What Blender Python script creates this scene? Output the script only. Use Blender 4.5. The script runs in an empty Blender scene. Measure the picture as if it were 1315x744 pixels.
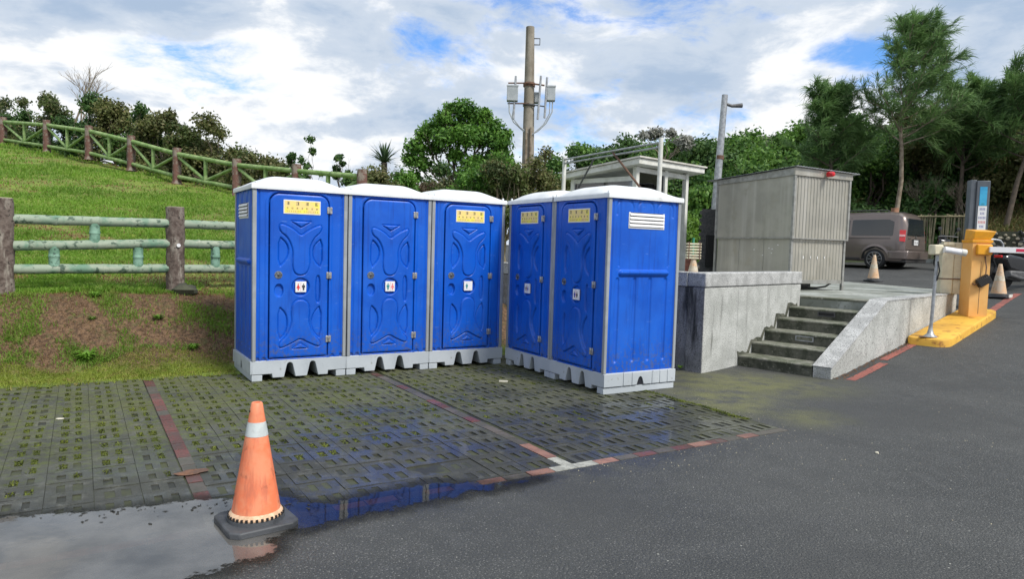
import bpy, bmesh, math, random
import numpy as np
from mathutils import Matrix, Vector
R = math.radians
PI = math.pi
random.seed(7)
rng = np.random.default_rng(11)
sc = bpy.context.scene
COL = sc.collection

# ---------------------------------------------------------------- camera
cam_d = bpy.data.cameras.new('camera')
cam = bpy.data.objects.new('camera', cam_d)
COL.objects.link(cam)
cam_d.sensor_width = 36
cam_d.lens = 24.55
cam_d.clip_start = 0.05
cam_d.clip_end = 3000
cam.matrix_world = (Matrix.Translation((0, 0, 1.6)) @ Matrix.Rotation(PI / 2 - 0.0607, 4, 'X')
                    @ Matrix.Rotation(0.0288, 4, 'Z'))
sc.camera = cam
sc.view_settings.view_transform = 'Standard'
sc.view_settings.look = 'None'
sc.view_settings.exposure = 0.55
sc.view_settings.gamma = 1
sc.cycles.max_bounces = 6
sc.cycles.transparent_max_bounces = 12

# ---------------------------------------------------------------- node helper
class NT:
    def __init__(s, tree):
        s.t = tree
        s.n = tree.nodes
        s.n.clear()
    def new(s, typ, **kw):
        nd = s.n.new(typ)
        for k, v in kw.items():
            if k.startswith('i_'):
                key = k[2:].replace('_', ' ')
                s.set(nd.inputs[key], v)
            else:
                setattr(nd, k, v)
        return nd
    def set(s, sock, v):
        if hasattr(v, 'is_output') or isinstance(v, bpy.types.NodeSocket):
            s.t.links.new(v, sock)
        else:
            sock.default_value = v
    def math(s, op, a, b=None, c=None, clamp=False):
        nd = s.n.new('ShaderNodeMath'); nd.operation = op; nd.use_clamp = clamp
        s.set(nd.inputs[0], a)
        if b is not None: s.set(nd.inputs[1], b)
        if c is not None: s.set(nd.inputs[2], c)
        return nd.outputs[0]
    def vmath(s, op, a, b=None, out=0):
        nd = s.n.new('ShaderNodeVectorMath'); nd.operation = op
        s.set(nd.inputs[0], a)
        if b is not None: s.set(nd.inputs[1], b)
        return nd.outputs[out]
    def noise(s, vec, scale, detail=4, rough=0.55, dist=0.0):
        nd = s.n.new('ShaderNodeTexNoise')
        s.set(nd.inputs['Vector'], vec)
        nd.inputs['Scale'].default_value = scale
        nd.inputs['Detail'].default_value = detail
        nd.inputs['Roughness'].default_value = rough
        nd.inputs['Distortion'].default_value = dist
        return nd.outputs['Fac']
    def ramp(s, fac, a, b, lo=0.0, hi=1.0):
        nd = s.n.new('ShaderNodeMapRange'); nd.clamp = True; nd.interpolation_type = 'SMOOTHSTEP'
        s.set(nd.inputs['Value'], fac)
        nd.inputs['From Min'].default_value = a; nd.inputs['From Max'].default_value = b
        nd.inputs['To Min'].default_value = lo; nd.inputs['To Max'].default_value = hi
        return nd.outputs['Result']
    def mix(s, fac, a, b, mode='MIX'):
        nd = s.n.new('ShaderNodeMix'); nd.data_type = 'RGBA'; nd.blend_type = mode
        s.set(nd.inputs[0], fac)
        s.set(nd.inputs[6], a); s.set(nd.inputs[7], b)
        return nd.outputs[2]
    def scale_vec(s, vec, x, y, z):
        nd = s.n.new('ShaderNodeMapping'); nd.inputs['Scale'].default_value = (x, y, z)
        s.set(nd.inputs['Vector'], vec)
        return nd.outputs[0]

def c4(c): return (c[0], c[1], c[2], 1.0)

SUN_EL, SUN_AZ_VEC = 48, (0.74, -0.67)
# ---------------------------------------------------------------- world: cloudy sky with a few blue gaps
w = bpy.data.worlds.new('World'); sc.world = w; w.use_nodes = True
W = NT(w.node_tree)
sky = W.new('ShaderNodeTexSky', sky_type='NISHITA', sun_disc=False)
sky.sun_elevation = R(SUN_EL)
sky.sun_rotation = math.atan2(SUN_AZ_VEC[0], SUN_AZ_VEC[1])
sky.air_density = 1.1; sky.dust_density = 0.6; sky.ozone_density = 2.2
bg1 = W.new('ShaderNodeBackground', i_Strength=0.11); W.set(bg1.inputs['Color'], W.mix(1.0, sky.outputs[0], (0.42, 0.80, 1.25, 1), 'MULTIPLY'))
tc = W.new('ShaderNodeTexCoord').outputs['Generated']
sx = W.new('ShaderNodeSeparateXYZ'); W.set(sx.inputs[0], tc)
zz = W.math('ADD', W.math('ABSOLUTE', sx.outputs[2]), 0.42)
pv = W.new('ShaderNodeCombineXYZ')
W.set(pv.inputs[0], W.math('DIVIDE', sx.outputs[0], zz)); W.set(pv.inputs[1], W.math('DIVIDE', sx.outputs[1], zz))
W.set(pv.inputs[2], W.math('MULTIPLY', sx.outputs[2], 2.2))
P_ = pv.outputs[0]
warp = W.new('ShaderNodeTexNoise'); W.set(warp.inputs['Vector'], P_); warp.inputs['Scale'].default_value = 2.2; warp.inputs['Detail'].default_value = 3
Pw = W.vmath('ADD', P_, W.vmath('MULTIPLY', W.vmath('SUBTRACT', warp.outputs['Color'], (.5, .5, .5)), (.22, .22, .22)))
n_big = W.noise(Pw, 1.9, 3, 0.5)
n_mid = W.noise(W.vmath('ADD', Pw, (7.3, 2.1, 4.4)), 4.6, 9, 0.60)
n_wisp = W.noise(W.vmath('ADD', Pw, (1.3, 5.1, 0.4)), 7.0, 9, 0.66)
# gaps in the cloud deck (directions of openings) widened and torn by noise
gaps = None
for (dx, dy, dz, r, k) in [
        (-0.125, 0.945, 0.262, 0.14, 1.02), (0.220, 0.915, 0.345, 0.20, 1.05), (0.06, 0.972, 0.170, 0.15, 0.86),
        (0.235, 0.940, 0.190, 0.16, 0.82), (0.425, 0.865, 0.235, 0.11, 0.90), (-0.40, 0.88, 0.210, 0.13, 0.62),
        (0.02, 0.92, 0.345, 0.22, 0.98), (0.13, 0.955, 0.235, 0.16, 0.66), (0.60, 0.73, 0.29, 0.10, 0.55), (-0.06, 0.93, 0.30, 0.16, .60), (-.25, .93, .36, .14, .5),
        (-0.9, 0.2, 0.5, 0.4, 0.8), (0.8, -0.3, 0.6, 0.45, 0.8), (-0.3, -0.8, 0.5, 0.4, 0.8), (0.0, 0.3, 0.95, 0.4, 0.8)]:
    v = Vector((dx, dy, dz)).normalized()
    dv = W.vmath('SUBTRACT', tc, tuple(v))
    dv = W.scale_vec(dv, 1.0, 1.0, 1.9)
    d = W.vmath('LENGTH', dv, out=1)
    g = W.math('MULTIPLY', W.ramp(d, r, 0.0), k)
    gaps = g if gaps is None else W.math('MAXIMUM', gaps, g)
tear = W.math('ADD', W.math('MULTIPLY', W.math('SUBTRACT', n_wisp, 0.5), 2.2), W.math('MULTIPLY', W.math('SUBTRACT', n_mid, 0.5), 3.2))
clear = W.ramp(W.math('ADD', W.math('SUBTRACT', gaps, 0.52), tear), -0.15, 0.75)
clear = W.math('MULTIPLY', clear, W.ramp(gaps, 0.0, 0.3))
cover = W.math('SUBTRACT', 1.0, W.math('MULTIPLY', clear, 0.93))
# shading of the clouds: bright billows against blue-grey undersides
bright = W.math('ADD', W.math('MULTIPLY', n_big, 0.58), W.math('MULTIPLY', n_mid, 0.48))
bright = W.math('ADD', bright, W.ramp(sx.outputs[2], 0.42, 0.10, 0.0, 0.030))
cA = W.mix(W.ramp(bright, 0.43, 0.53), (0.40, 0.51, 0.67, 1), (0.58, 0.66, 0.77, 1))
cA = W.mix(W.ramp(bright, 0.525, 0.60), cA, (0.94, 0.955, 0.97, 1))
bg2 = W.new('ShaderNodeBackground', i_Strength=0.74); W.set(bg2.inputs['Color'], cA)
mixw = W.new('ShaderNodeMixShader'); W.set(mixw.inputs[0], cover)
W.t.links.new(bg1.outputs[0], mixw.inputs[1]); W.t.links.new(bg2.outputs[0], mixw.inputs[2])
wo = W.new('ShaderNodeOutputWorld'); W.t.links.new(mixw.outputs[0], wo.inputs[0])

# ---------------------------------------------------------------- sun (behind thin cloud)
sun_d = bpy.data.lights.new('sun', 'SUN'); sun_d.energy = 2.6; sun_d.angle = R(14); sun_d.color = (1, 0.955, 0.88)
sun = bpy.data.objects.new('sun', sun_d); COL.objects.link(sun)
el = R(SUN_EL)
sdir = Vector((SUN_AZ_VEC[0] * math.cos(el), SUN_AZ_VEC[1] * math.cos(el), math.sin(el)))
sun.rotation_euler = sdir.to_track_quat('Z', 'Y').to_euler()
sun.location = (20, -20, 30)

# ---------------------------------------------------------------- materials
M = {}
def mat(name, base, rough=0.6, var=None, vscale=4.0, vlo=0.4, vhi=0.6, var2=None, v2scale=20.0, v2lo=0.55, v2hi=0.7,
        bump=0.0, bscale=60.0, metal=0.0, coat=0.0, streak=None, sstr=(1, 1, 0.12), sscale=9.0, slo=0.5, shi=0.72, rvar=0.0,
        trans=0.0, spec=None, obj_rand=0.0, coords='Object'):
    m = bpy.data.materials.new(name); m.use_nodes = True
    N = NT(m.node_tree)
    bs = N.new('ShaderNodeBsdfPrincipled'); out = N.new('ShaderNodeOutputMaterial')
    N.t.links.new(bs.outputs[0], out.inputs[0])
    if coords == 'Position': co = N.new('ShaderNodeNewGeometry').outputs['Position']
    else: co = N.new('ShaderNodeTexCoord').outputs['Object']
    col = c4(base)
    if var is not None: col = N.mix(N.ramp(N.noise(co, vscale, 5, 0.6), vlo, vhi), col, c4(var))
    if streak is not None:
        col = N.mix(N.ramp(N.noise(N.scale_vec(co, *sstr), sscale, 5, 0.65), slo, shi), col, c4(streak))
    if var2 is not None: col = N.mix(N.ramp(N.noise(co, v2scale, 4, 0.6), v2lo, v2hi), col, c4(var2))
    if obj_rand:
        oi = N.new('ShaderNodeObjectInfo')
        hsv = N.new('ShaderNodeHueSaturation'); N.set(hsv.inputs['Color'], col)
        N.set(hsv.inputs['Value'], N.math('ADD', 1 - obj_rand, N.math('MULTIPLY', oi.outputs['Random'], 2 * obj_rand)))
        col = hsv.outputs[0]
    N.set(bs.inputs['Base Color'], col)
    bs.inputs['Roughness'].default_value = rough
    if rvar: N.set(bs.inputs['Roughness'], N.ramp(N.noise(co, vscale * 1.7, 5, 0.6), 0.35, 0.65, rough - rvar, rough + rvar))
    bs.inputs['Metallic'].default_value = metal
    bs.inputs['Coat Weight'].default_value = coat
    if spec is not None: bs.inputs['Specular IOR Level'].default_value = spec
    if bump:
        b = N.new('ShaderNodeBump'); b.inputs['Strength'].default_value = 1.0; b.inputs['Distance'].default_value = bump
        N.set(b.inputs['Height'], N.noise(co, bscale, 5, 0.6))
        N.t.links.new(b.outputs[0], bs.inputs['Normal'])
    M[name] = m
    m['x'] = 0
    return m

def leaf_mat(name, a, b, c, scale=1.2, tr=0.35, rough=0.55):
    m = bpy.data.materials.new(name); m.use_nodes = True
    N = NT(m.node_tree)
    co = N.new('ShaderNodeNewGeometry').outputs['Position']
    col = N.mix(N.ramp(N.noise(co, scale, 3, 0.6), 0.38, 0.62), c4(a), c4(b))
    col = N.mix(N.ramp(N.noise(co, 9.0, 2, 0.6), 0.5, 0.68), col, c4(c))
    bs = N.new('ShaderNodeBsdfPrincipled'); N.set(bs.inputs['Base Color'], col); bs.inputs['Roughness'].default_value = rough
    bs.inputs['Specular IOR Level'].default_value = 0.35
    tl = N.new('ShaderNodeBsdfTranslucent'); N.set(tl.inputs['Color'], col)
    mx = N.new('ShaderNodeMixShader'); mx.inputs[0].default_value = tr
    N.t.links.new(bs.outputs[0], mx.inputs[1]); N.t.links.new(tl.outputs[0], mx.inputs[2])
    out = N.new('ShaderNodeOutputMaterial'); N.t.links.new(mx.outputs[0], out.inputs[0])
    M[name] = m
    return m

mat('blue_plastic', (0.001, 0.080, 0.49), 0.42, spec=0.4, var=(0.0015, 0.100, 0.58), vscale=1.6, var2=(0.030, 0.115, 0.56), v2scale=46, v2lo=0.68, v2hi=0.80,
    streak=(0.002, 0.075, 0.52), sscale=7, slo=0.55, shi=0.8, bump=0.0004, bscale=90, rvar=0.06)
mat('grey_plastic', (0.47, 0.51, 0.55), 0.5, var=(0.41, 0.45, 0.49), vscale=2.5, streak=(0.25, 0.26, 0.25), sscale=8, slo=0.58, shi=0.8,
    var2=(0.20, 0.20, 0.17), v2scale=14, v2lo=0.62, v2hi=0.78, bump=0.0006, bscale=60)
mat('post_grey', (0.33, 0.355, 0.38), 0.45, var=(0.27, 0.29, 0.31), vscale=3, bump=0.0004, bscale=60)
mat('white_plastic', (0.74, 0.76, 0.78), 0.42, var=(0.66, 0.69, 0.70), vscale=1.8, var2=(0.48, 0.49, 0.46), v2scale=7, v2lo=0.60, v2hi=0.78, bump=0.0012, bscale=18)
mat('hinge_metal', (0.50, 0.50, 0.49), 0.35, var=(0.33, 0.32, 0.30), vscale=30, metal=0.7)
mat('latch_metal', (0.22, 0.24, 0.27), 0.4, var=(0.10, 0.11, 0.13), vscale=40, metal=0.4)
mat('dark_metal', (0.06, 0.06, 0.065), 0.5, var=(0.10, 0.10, 0.10), vscale=20)
mat('black', (0.012, 0.012, 0.013), 0.6)
mat('black_gloss', (0.012, 0.012, 0.014), 0.22, coat=0.4)
mat('dark_gap', (0.01, 0.012, 0.02), 0.8)
mat('sign_yellow', (0.90, 0.78, 0.12), 0.5, var=(0.86, 0.66, 0.26), vscale=9, coords='Object')
mat('sign_white', (0.80, 0.80, 0.80), 0.45, var=(0.72, 0.73, 0.74), vscale=6)
mat('ink_dark', (0.05, 0.045, 0.05), 0.6)
mat('ink_brown', (0.22, 0.13, 0.07), 0.6)
mat('ink_blue', (0.06, 0.07, 0.36), 0.6)
mat('ink_red', (0.66, 0.05, 0.05), 0.6)
mat('ink_pink', (0.75, 0.22, 0.24), 0.6)
mat('ink_teal', (0.03, 0.25, 0.27), 0.6)
mat('concrete_wall', (0.52, 0.53, 0.51), 0.85, var=(0.41, 0.42, 0.40), vscale=3, streak=(0.15, 0.155, 0.14), sstr=(1, 1, 0.10), sscale=7, slo=0.56, shi=0.78,
    var2=(0.13, 0.13, 0.125), v2scale=70, v2lo=0.50, v2hi=0.66, bump=0.006, bscale=110)
mat('concrete_dark', (0.30, 0.30, 0.30), 0.85, var=(0.21, 0.21, 0.21), vscale=4, streak=(0.035, 0.036, 0.035), sstr=(1, 1, 0.12), sscale=6, slo=0.50, shi=0.66,  # darker wall concrete: end faces carry shade in the base colour, streaks are stains
    var2=(0.09, 0.09, 0.09), v2scale=70, v2lo=0.5, v2hi=0.66, bump=0.004, bscale=110)
mat('concrete_cap', (0.50, 0.505, 0.50), 0.85, var=(0.36, 0.365, 0.36), vscale=5, var2=(0.09, 0.09, 0.09), v2scale=70, v2lo=0.50, v2hi=0.66, bump=0.005, bscale=110)
mat('concrete_top', (0.36, 0.38, 0.36), 0.75, var=(0.19, 0.205, 0.18), vscale=1.2, var2=(0.13, 0.14, 0.115), v2scale=12, v2lo=0.5, v2hi=0.72, bump=0.002, bscale=60)
mat('step_concrete', (0.115, 0.115, 0.09), 0.8, var=(0.045, 0.05, 0.034), vscale=5, var2=(0.20, 0.20, 0.16), v2scale=26, v2lo=0.55, v2hi=0.72, bump=0.004, bscale=70)
mat('step_tread', (0.20, 0.20, 0.165), 0.75, var=(0.09, 0.10, 0.065), vscale=5, var2=(0.30, 0.30, 0.26), v2scale=30, v2lo=0.55, v2hi=0.72, bump=0.003, bscale=70)
mat('shed_metal', (0.40, 0.385, 0.335), 0.40, var=(0.345, 0.333, 0.29), vscale=2.0, streak=(0.46, 0.445, 0.40), sstr=(1, 1, 0.03), sscale=5, slo=0.48, shi=0.70, metal=0.25, bump=0.0006, bscale=8,
    var2=(0.35, 0.33, 0.27), v2scale=3, v2lo=0.55, v2hi=0.75, rvar=0.08)
mat('shed_trim', (0.36, 0.36, 0.345), 0.45, var=(0.27, 0.27, 0.25), vscale=8, metal=0.3)
mat('galvanised', (0.42, 0.44, 0.46), 0.42, var=(0.30, 0.31, 0.33), vscale=12, metal=0.45, streak=(0.24, 0.20, 0.15), sscale=12, slo=0.64, shi=0.8)
mat('white_paint', (0.70, 0.70, 0.66), 0.55, var=(0.58, 0.58, 0.53), vscale=4, streak=(0.40, 0.37, 0.30), sscale=10, slo=0.62, shi=0.82)
mat('booth_roof', (0.62, 0.60, 0.55), 0.6, var=(0.5, 0.48, 0.43), vscale=4)
mat('rust', (0.17, 0.085, 0.05), 0.8, var=(0.10, 0.06, 0.045), vscale=18, bump=0.001)
mat('cone_orange', (0.82, 0.20, 0.085), 0.55, var=(0.78, 0.27, 0.14), vscale=7, var2=(0.36, 0.11, 0.06), v2scale=11, v2lo=0.59, v2hi=0.74, streak=(0.60, 0.17, 0.09), sscale=16, slo=0.5, shi=0.7, bump=0.0012, bscale=24)
mat('cone_band', (0.56, 0.61, 0.61), 0.4, var=(0.48, 0.52, 0.52), vscale=20, var2=(0.75, 0.30, 0.18), v2scale=30, v2lo=0.66, v2hi=0.78)
mat('cone_flange', (0.72, 0.50, 0.33), 0.6, var=(0.55, 0.36, 0.22), vscale=30)
mat('rubber', (0.035, 0.038, 0.043), 0.6, var=(0.065, 0.07, 0.078), vscale=7, var2=(0.10, 0.10, 0.10), v2scale=30, v2lo=0.6, v2hi=0.8, bump=0.0015, bscale=40)
mat('cone_faded', (0.66, 0.42, 0.24), 0.65, var=(0.58, 0.46, 0.34), vscale=7, var2=(0.42, 0.28, 0.18), v2scale=22)
mat('cone_faded_band', (0.62, 0.57, 0.48), 0.6, var=(0.5, 0.42, 0.3), vscale=12)
mat('post_bark', (0.17, 0.135, 0.115), 0.9, var=(0.085, 0.06, 0.05), vscale=9, streak=(0.30, 0.27, 0.23), sstr=(1, 1, 0.25), sscale=11, slo=0.52, shi=0.7,
    var2=(0.035, 0.028, 0.025), v2scale=26, v2lo=0.58, v2hi=0.7, bump=0.012, bscale=24)
mat('post_red', (0.15, 0.075, 0.06), 0.9, var=(0.24, 0.20, 0.17), vscale=5, vlo=0.48, vhi=0.60, bump=0.008, bscale=20)
mat('rail_green', (0.27, 0.33, 0.25), 0.7, var=(0.13, 0.24, 0.165), vscale=5, vlo=0.46, vhi=0.66, var2=(0.055, 0.095, 0.065), v2scale=13, v2lo=0.54, v2hi=0.66,
    streak=(0.42, 0.44, 0.35), sstr=(0.3, 1, 1), sscale=8, slo=0.55, shi=0.75, bump=0.002, bscale=60)
mat('rail_teal', (0.13, 0.26, 0.18), 0.7, var=(0.22, 0.38, 0.29), vscale=9, var2=(0.04, 0.08, 0.06), v2scale=24, bump=0.002)
mat('upper_green', (0.16, 0.27, 0.075), 0.7, var=(0.27, 0.37, 0.15), vscale=4, var2=(0.09, 0.13, 0.05), v2scale=12)
mat('yellow_kerb', (0.76, 0.44, 0.06), 0.65, var=(0.66, 0.36, 0.05), vscale=3, var2=(0.30, 0.12, 0.03), v2scale=6, v2lo=0.55, v2hi=0.70, bump=0.002, bscale=40)
mat('cabinet_orange', (0.80, 0.45, 0.15), 0.5, var=(0.77, 0.40, 0.11), vscale=2, streak=(0.80, 0.47, 0.16), sstr=(1, 1, 0.08), sscale=8, slo=0.5, shi=0.75, bump=0.0008)
mat('cabinet_top', (0.82, 0.37, 0.015), 0.45, var=(0.72, 0.33, 0.02), vscale=5)
mat('cream', (0.66, 0.61, 0.45), 0.55, var=(0.57, 0.52, 0.38), vscale=5, streak=(0.36, 0.20, 0.08), sstr=(1, 1, 0.1), sscale=12, slo=0.62, shi=0.78)
mat('kiosk_grey', (0.085, 0.10, 0.12), 0.4, var=(0.11, 0.125, 0.145), vscale=4)
mat('kiosk_dark', (0.02, 0.025, 0.035), 0.35)
mat('screen_blue', (0.05, 0.40, 0.66), 0.4, var=(0.03, 0.30, 0.56), vscale=5)
mat('arm_white', (0.72, 0.73, 0.76), 0.45)
mat('arm_red', (0.55, 0.02, 0.07), 0.45)
mat('van_paint', (0.20, 0.160, 0.145), 0.30, metal=0.45, coat=0.6)
mat('van_trim', (0.05, 0.047, 0.047), 0.45)
mat('van_glass', (0.016, 0.022, 0.028), 0.06, spec=0.8)
mat('tail_red', (0.62, 0.012, 0.02), 0.2, coat=0.5)
mat('tail_clear', (0.75, 0.42, 0.42), 0.2)
mat('tyre', (0.018, 0.018, 0.019), 0.8, bump=0.002)
mat('rim', (0.30, 0.30, 0.31), 0.35, metal=0.8)
mat('chrome', (0.6, 0.6, 0.6), 0.2, metal=0.9)
mat('pole_concrete', (0.30, 0.27, 0.22), 0.85, var=(0.22, 0.195, 0.155), vscale=3, streak=(0.15, 0.125, 0.095), sstr=(1, 1, 0.06), sscale=9, slo=0.5, shi=0.7, bump=0.003)
mat('box_grey', (0.40, 0.43, 0.45), 0.5, var=(0.33, 0.36, 0.38), vscale=4)
mat('bark', (0.13, 0.10, 0.075), 0.9, var=(0.075, 0.06, 0.045), vscale=6, var2=(0.22, 0.19, 0.15), v2scale=12, v2lo=0.58, v2hi=0.7, bump=0.01, bscale=20)
mat('bark_pale', (0.30, 0.25, 0.19), 0.9, var=(0.18, 0.14, 0.10), vscale=5, bump=0.008, bscale=20)
mat('stump', (0.42, 0.22, 0.13), 0.8, var=(0.30, 0.15, 0.09), vscale=8)
mat('bamboo', (0.25, 0.22, 0.13), 0.7, var=(0.15, 0.135, 0.08), vscale=4, obj_rand=0.35)
mat('stone_light', (0.42, 0.38, 0.27), 0.85, var=(0.25, 0.22, 0.17), vscale=3, coords='Position')
mat('mortar_dark', (0.045, 0.045, 0.037), 0.9, var=(0.075, 0.08, 0.05), vscale=2, bump=0.02, bscale=12)
mat('red_line', (0.33, 0.10, 0.075), 0.75, var=(0.24, 0.075, 0.06), vscale=3, var2=(0.09, 0.065, 0.06), v2scale=34, v2lo=0.52, v2hi=0.64, bump=0.002, bscale=120)
mat('brick_red', (0.145, 0.048, 0.042), 0.5, var=(0.095, 0.05, 0.044), vscale=4, var2=(0.06, 0.055, 0.042), v2scale=30, v2lo=0.52, v2hi=0.68, bump=0.003, bscale=90, obj_rand=0.3, rvar=0.2, coords='Position')
mat('brick_pale', (0.40, 0.40, 0.36), 0.6, var=(0.27, 0.27, 0.24), vscale=9, var2=(0.14, 0.14, 0.12), v2scale=40, bump=0.003, bscale=90, coords='Position')
mat('brick_pink', (0.27, 0.14, 0.105), 0.55, var=(0.20, 0.10, 0.08), vscale=6, var2=(0.11, 0.09, 0.08), v2scale=40, bump=0.003, bscale=90, obj_rand=0.15, coords='Position')
mat('brick_drab', (0.10, 0.085, 0.072), 0.5, var=(0.075, 0.07, 0.055), vscale=6, var2=(0.05, 0.05, 0.04), v2scale=40, bump=0.003, bscale=90, obj_rand=0.15, coords='Position')
mat('litter_pale', (0.55, 0.52, 0.42), 0.8)
mat('litter_brown', (0.12, 0.06, 0.03), 0.8)
mat('dark_leaf', (0.018, 0.017, 0.012), 0.6)
mat('green_paint', (0.06, 0.33, 0.21), 0.5)
mat('brick_wall_red', (0.20, 0.07, 0.05), 0.8, var=(0.14, 0.06, 0.045), vscale=9)

leaf_mat('leaf_tree', (0.051, 0.144, 0.024), (0.126, 0.279, 0.037), (0.186, 0.338, 0.059), 1.3)
leaf_mat('leaf_dark', (0.041, 0.097, 0.030), (0.081, 0.168, 0.046), (0.139, 0.223, 0.055), 0.8)
leaf_mat('leaf_forest', (0.046, 0.120, 0.028), (0.116, 0.244, 0.042), (0.197, 0.325, 0.058), 0.35)
leaf_mat('leaf_shrub', (0.055, 0.088, 0.028), (0.105, 0.150, 0.042), (0.20, 0.17, 0.085), 1.1)
leaf_mat('leaf_olive', (0.091, 0.111, 0.036), (0.152, 0.178, 0.057), (0.264, 0.223, 0.102), 0.9)
leaf_mat('leaf_brown', (0.110, 0.077, 0.050), (0.176, 0.121, 0.077), (0.077, 0.088, 0.033), 1.1)
leaf_mat('leaf_needle', (0.084, 0.173, 0.054), (0.162, 0.290, 0.089), (0.252, 0.384, 0.132), 0.9, tr=0.3)
leaf_mat('leaf_bright', (0.075, 0.16, 0.02), (0.13, 0.25, 0.03), (0.17, 0.29, 0.05), 1.3)
leaf_mat('leaf_pale', (0.288, 0.288, 0.252), (0.432, 0.432, 0.408), (0.108, 0.144, 0.060), 1.6)
leaf_mat('leaf_agave', (0.031, 0.063, 0.031), (0.063, 0.112, 0.049), (0.084, 0.140, 0.056), 1.5, tr=0.15)
leaf_mat('grass_blade', (0.135, 0.26, 0.030), (0.20, 0.36, 0.042), (0.27, 0.34, 0.075), 0.45, tr=0.4)
leaf_mat('grass_dry', (0.22, 0.13, 0.062), (0.32, 0.20, 0.10), (0.14, 0.08, 0.04), 2.0, tr=0.2)
leaf_mat('grass_foot', (0.20, 0.25, 0.035), (0.28, 0.34, 0.050), (0.32, 0.27, 0.09), 1.4, tr=0.35)
leaf_mat('moss_tuft', (0.09, 0.115, 0.016), (0.165, 0.195, 0.026), (0.06, 0.08, 0.016), 2.5, tr=0.25)
leaf_mat('weed_green', (0.13, 0.25, 0.028), (0.18, 0.36, 0.04), (0.10, 0.19, 0.03), 3.0, tr=0.35)

def weather_plastic(name):
    N = M[name].node_tree; bs = [n for n in N.nodes if n.type == 'BSDF_PRINCIPLED'][0]; L = N.links
    src = bs.inputs['Base Color'].links[0].from_socket
    H = NT.__new__(NT); H.t = N; H.n = N.nodes
    P = H.new('ShaderNodeNewGeometry').outputs['Position']; sp = H.new('ShaderNodeSeparateXYZ'); H.set(sp.inputs[0], P)
    fade = H.math('MULTIPLY', H.ramp(H.noise(P, 1.3, 4, 0.6), 0.45, 0.62), 0.32)
    col = H.mix(fade, src, (0.02, 0.15, 0.66, 1))
    run = H.math('MULTIPLY', H.ramp(H.noise(H.scale_vec(P, 1, 1, 0.07), 22, 4, 0.6), 0.54, 0.70), 0.40)
    col = H.mix(run, col, (0.004, 0.04, 0.28, 1))
    splash = H.math('MULTIPLY', H.ramp(sp.outputs[2], 0.75, 0.22), H.ramp(H.noise(P, 26, 5, 0.7), 0.46, 0.64))
    col = H.mix(H.math('MULTIPLY', splash, 0.7), col, (0.085, 0.10, 0.14, 1))
    sc_ = H.math('MULTIPLY', H.ramp(H.noise(H.scale_vec(P, 9, 9, 70), 1.0, 2, 0.5), 0.70, 0.74), 0.5)
    col = H.mix(sc_, col, (0.10, 0.22, 0.60, 1))
    L.new(col, bs.inputs['Base Color'])
weather_plastic('blue_plastic')
# ---------------------------------------------------------------- mesh builder
class MB:
    def __init__(s): s.v = []; s.f = []
    def add(s, vs, fs, T=None):
        o = len(s.v)
        for p in vs:
            p = Vector(p)
            if T is not None: p = T @ p
            s.v.append(tuple(p))
        for f in fs: s.f.append(tuple(i + o for i in f))
        return s
    def box(s, x0, x1, y0, y1, z0, z1, T=None):
        return s.add([(x0, y0, z0), (x1, y0, z0), (x1, y1, z0), (x0, y1, z0), (x0, y0, z1), (x1, y0, z1), (x1, y1, z1), (x0, y1, z1)],
                     [(0, 3, 2, 1), (4, 5, 6, 7), (0, 1, 5, 4), (1, 2, 6, 5), (2, 3, 7, 6), (3, 0, 4, 7)], T)
    def prism(s, poly, a, b, axis='z', T=None):
        """polygon (counter-clockwise) pushed from a to b along axis; poly in the other two coordinates"""
        n = len(poly)
        def P(p, t):
            if axis == 'z': return (p[0], p[1], t)
            if axis == 'y': return (p[0], t, p[1])
            return (t, p[0], p[1])
        vs = [P(p, a) for p in poly] + [P(p, b) for p in poly]
        fs = [tuple(range(n))[::-1], tuple(range(n, 2 * n))]
        fs += [(i, (i + 1) % n, n + (i + 1) % n, n + i) for i in range(n)]
        return s.add(vs, fs, T)
    def tube(s, pts, r, n=8, T=None, cap=True):
        pts = [Vector(p) for p in pts]
        if not hasattr(r, '__len__'): r = [r] * len(pts)
        vs = []; fs = []
        up = None
        for i, p in enumerate(pts):
            d = (pts[min(i + 1, len(pts) - 1)] - pts[max(i - 1, 0)]).normalized()
            if up is None: up = d.orthogonal().normalized()
            up = (up - d * up.dot(d)).normalized()
            q = d.cross(up)
            for k in range(n):
                a = 2 * PI * k / n
                vs.append(p + (up * math.cos(a) + q * math.sin(a)) * r[i])
        for i in range(len(pts) - 1):
            for k in range(n):
                a = i * n + k; b = i * n + (k + 1) % n
                fs.append((a, b, b + n, a + n))
        if cap:
            fs.append(tuple(range(n))[::-1]); o = (len(pts) - 1) * n; fs.append(tuple(range(o, o + n)))
        return s.add(vs, fs, T)
    def lathe(s, prof, n=24, T=None, cap=True):
        vs = []; fs = []
        for (r, z) in prof:
            for k in range(n):
                a = 2 * PI * k / n; vs.append((r * math.cos(a), r * math.sin(a), z))
        for i in range(len(prof) - 1):
            for k in range(n):
                a = i * n + k; b = i * n + (k + 1) % n
                fs.append((a, b, b + n, a + n))
        if cap:
            fs.append(tuple(range(n))[::-1]); o = (len(prof) - 1) * n; fs.append(tuple(range(o, o + n)))
        return s.add(vs, fs, T)
    def disc(s, r, d, n=16, T=None):
        return s.lathe([(r, 0), (r, d)], n, T)
    def mesh(s, name, smooth=38):
        me = bpy.data.meshes.new(name)
        me.from_pydata(s.v, [], s.f); me.update()
        fix(me, smooth)
        return me

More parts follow.
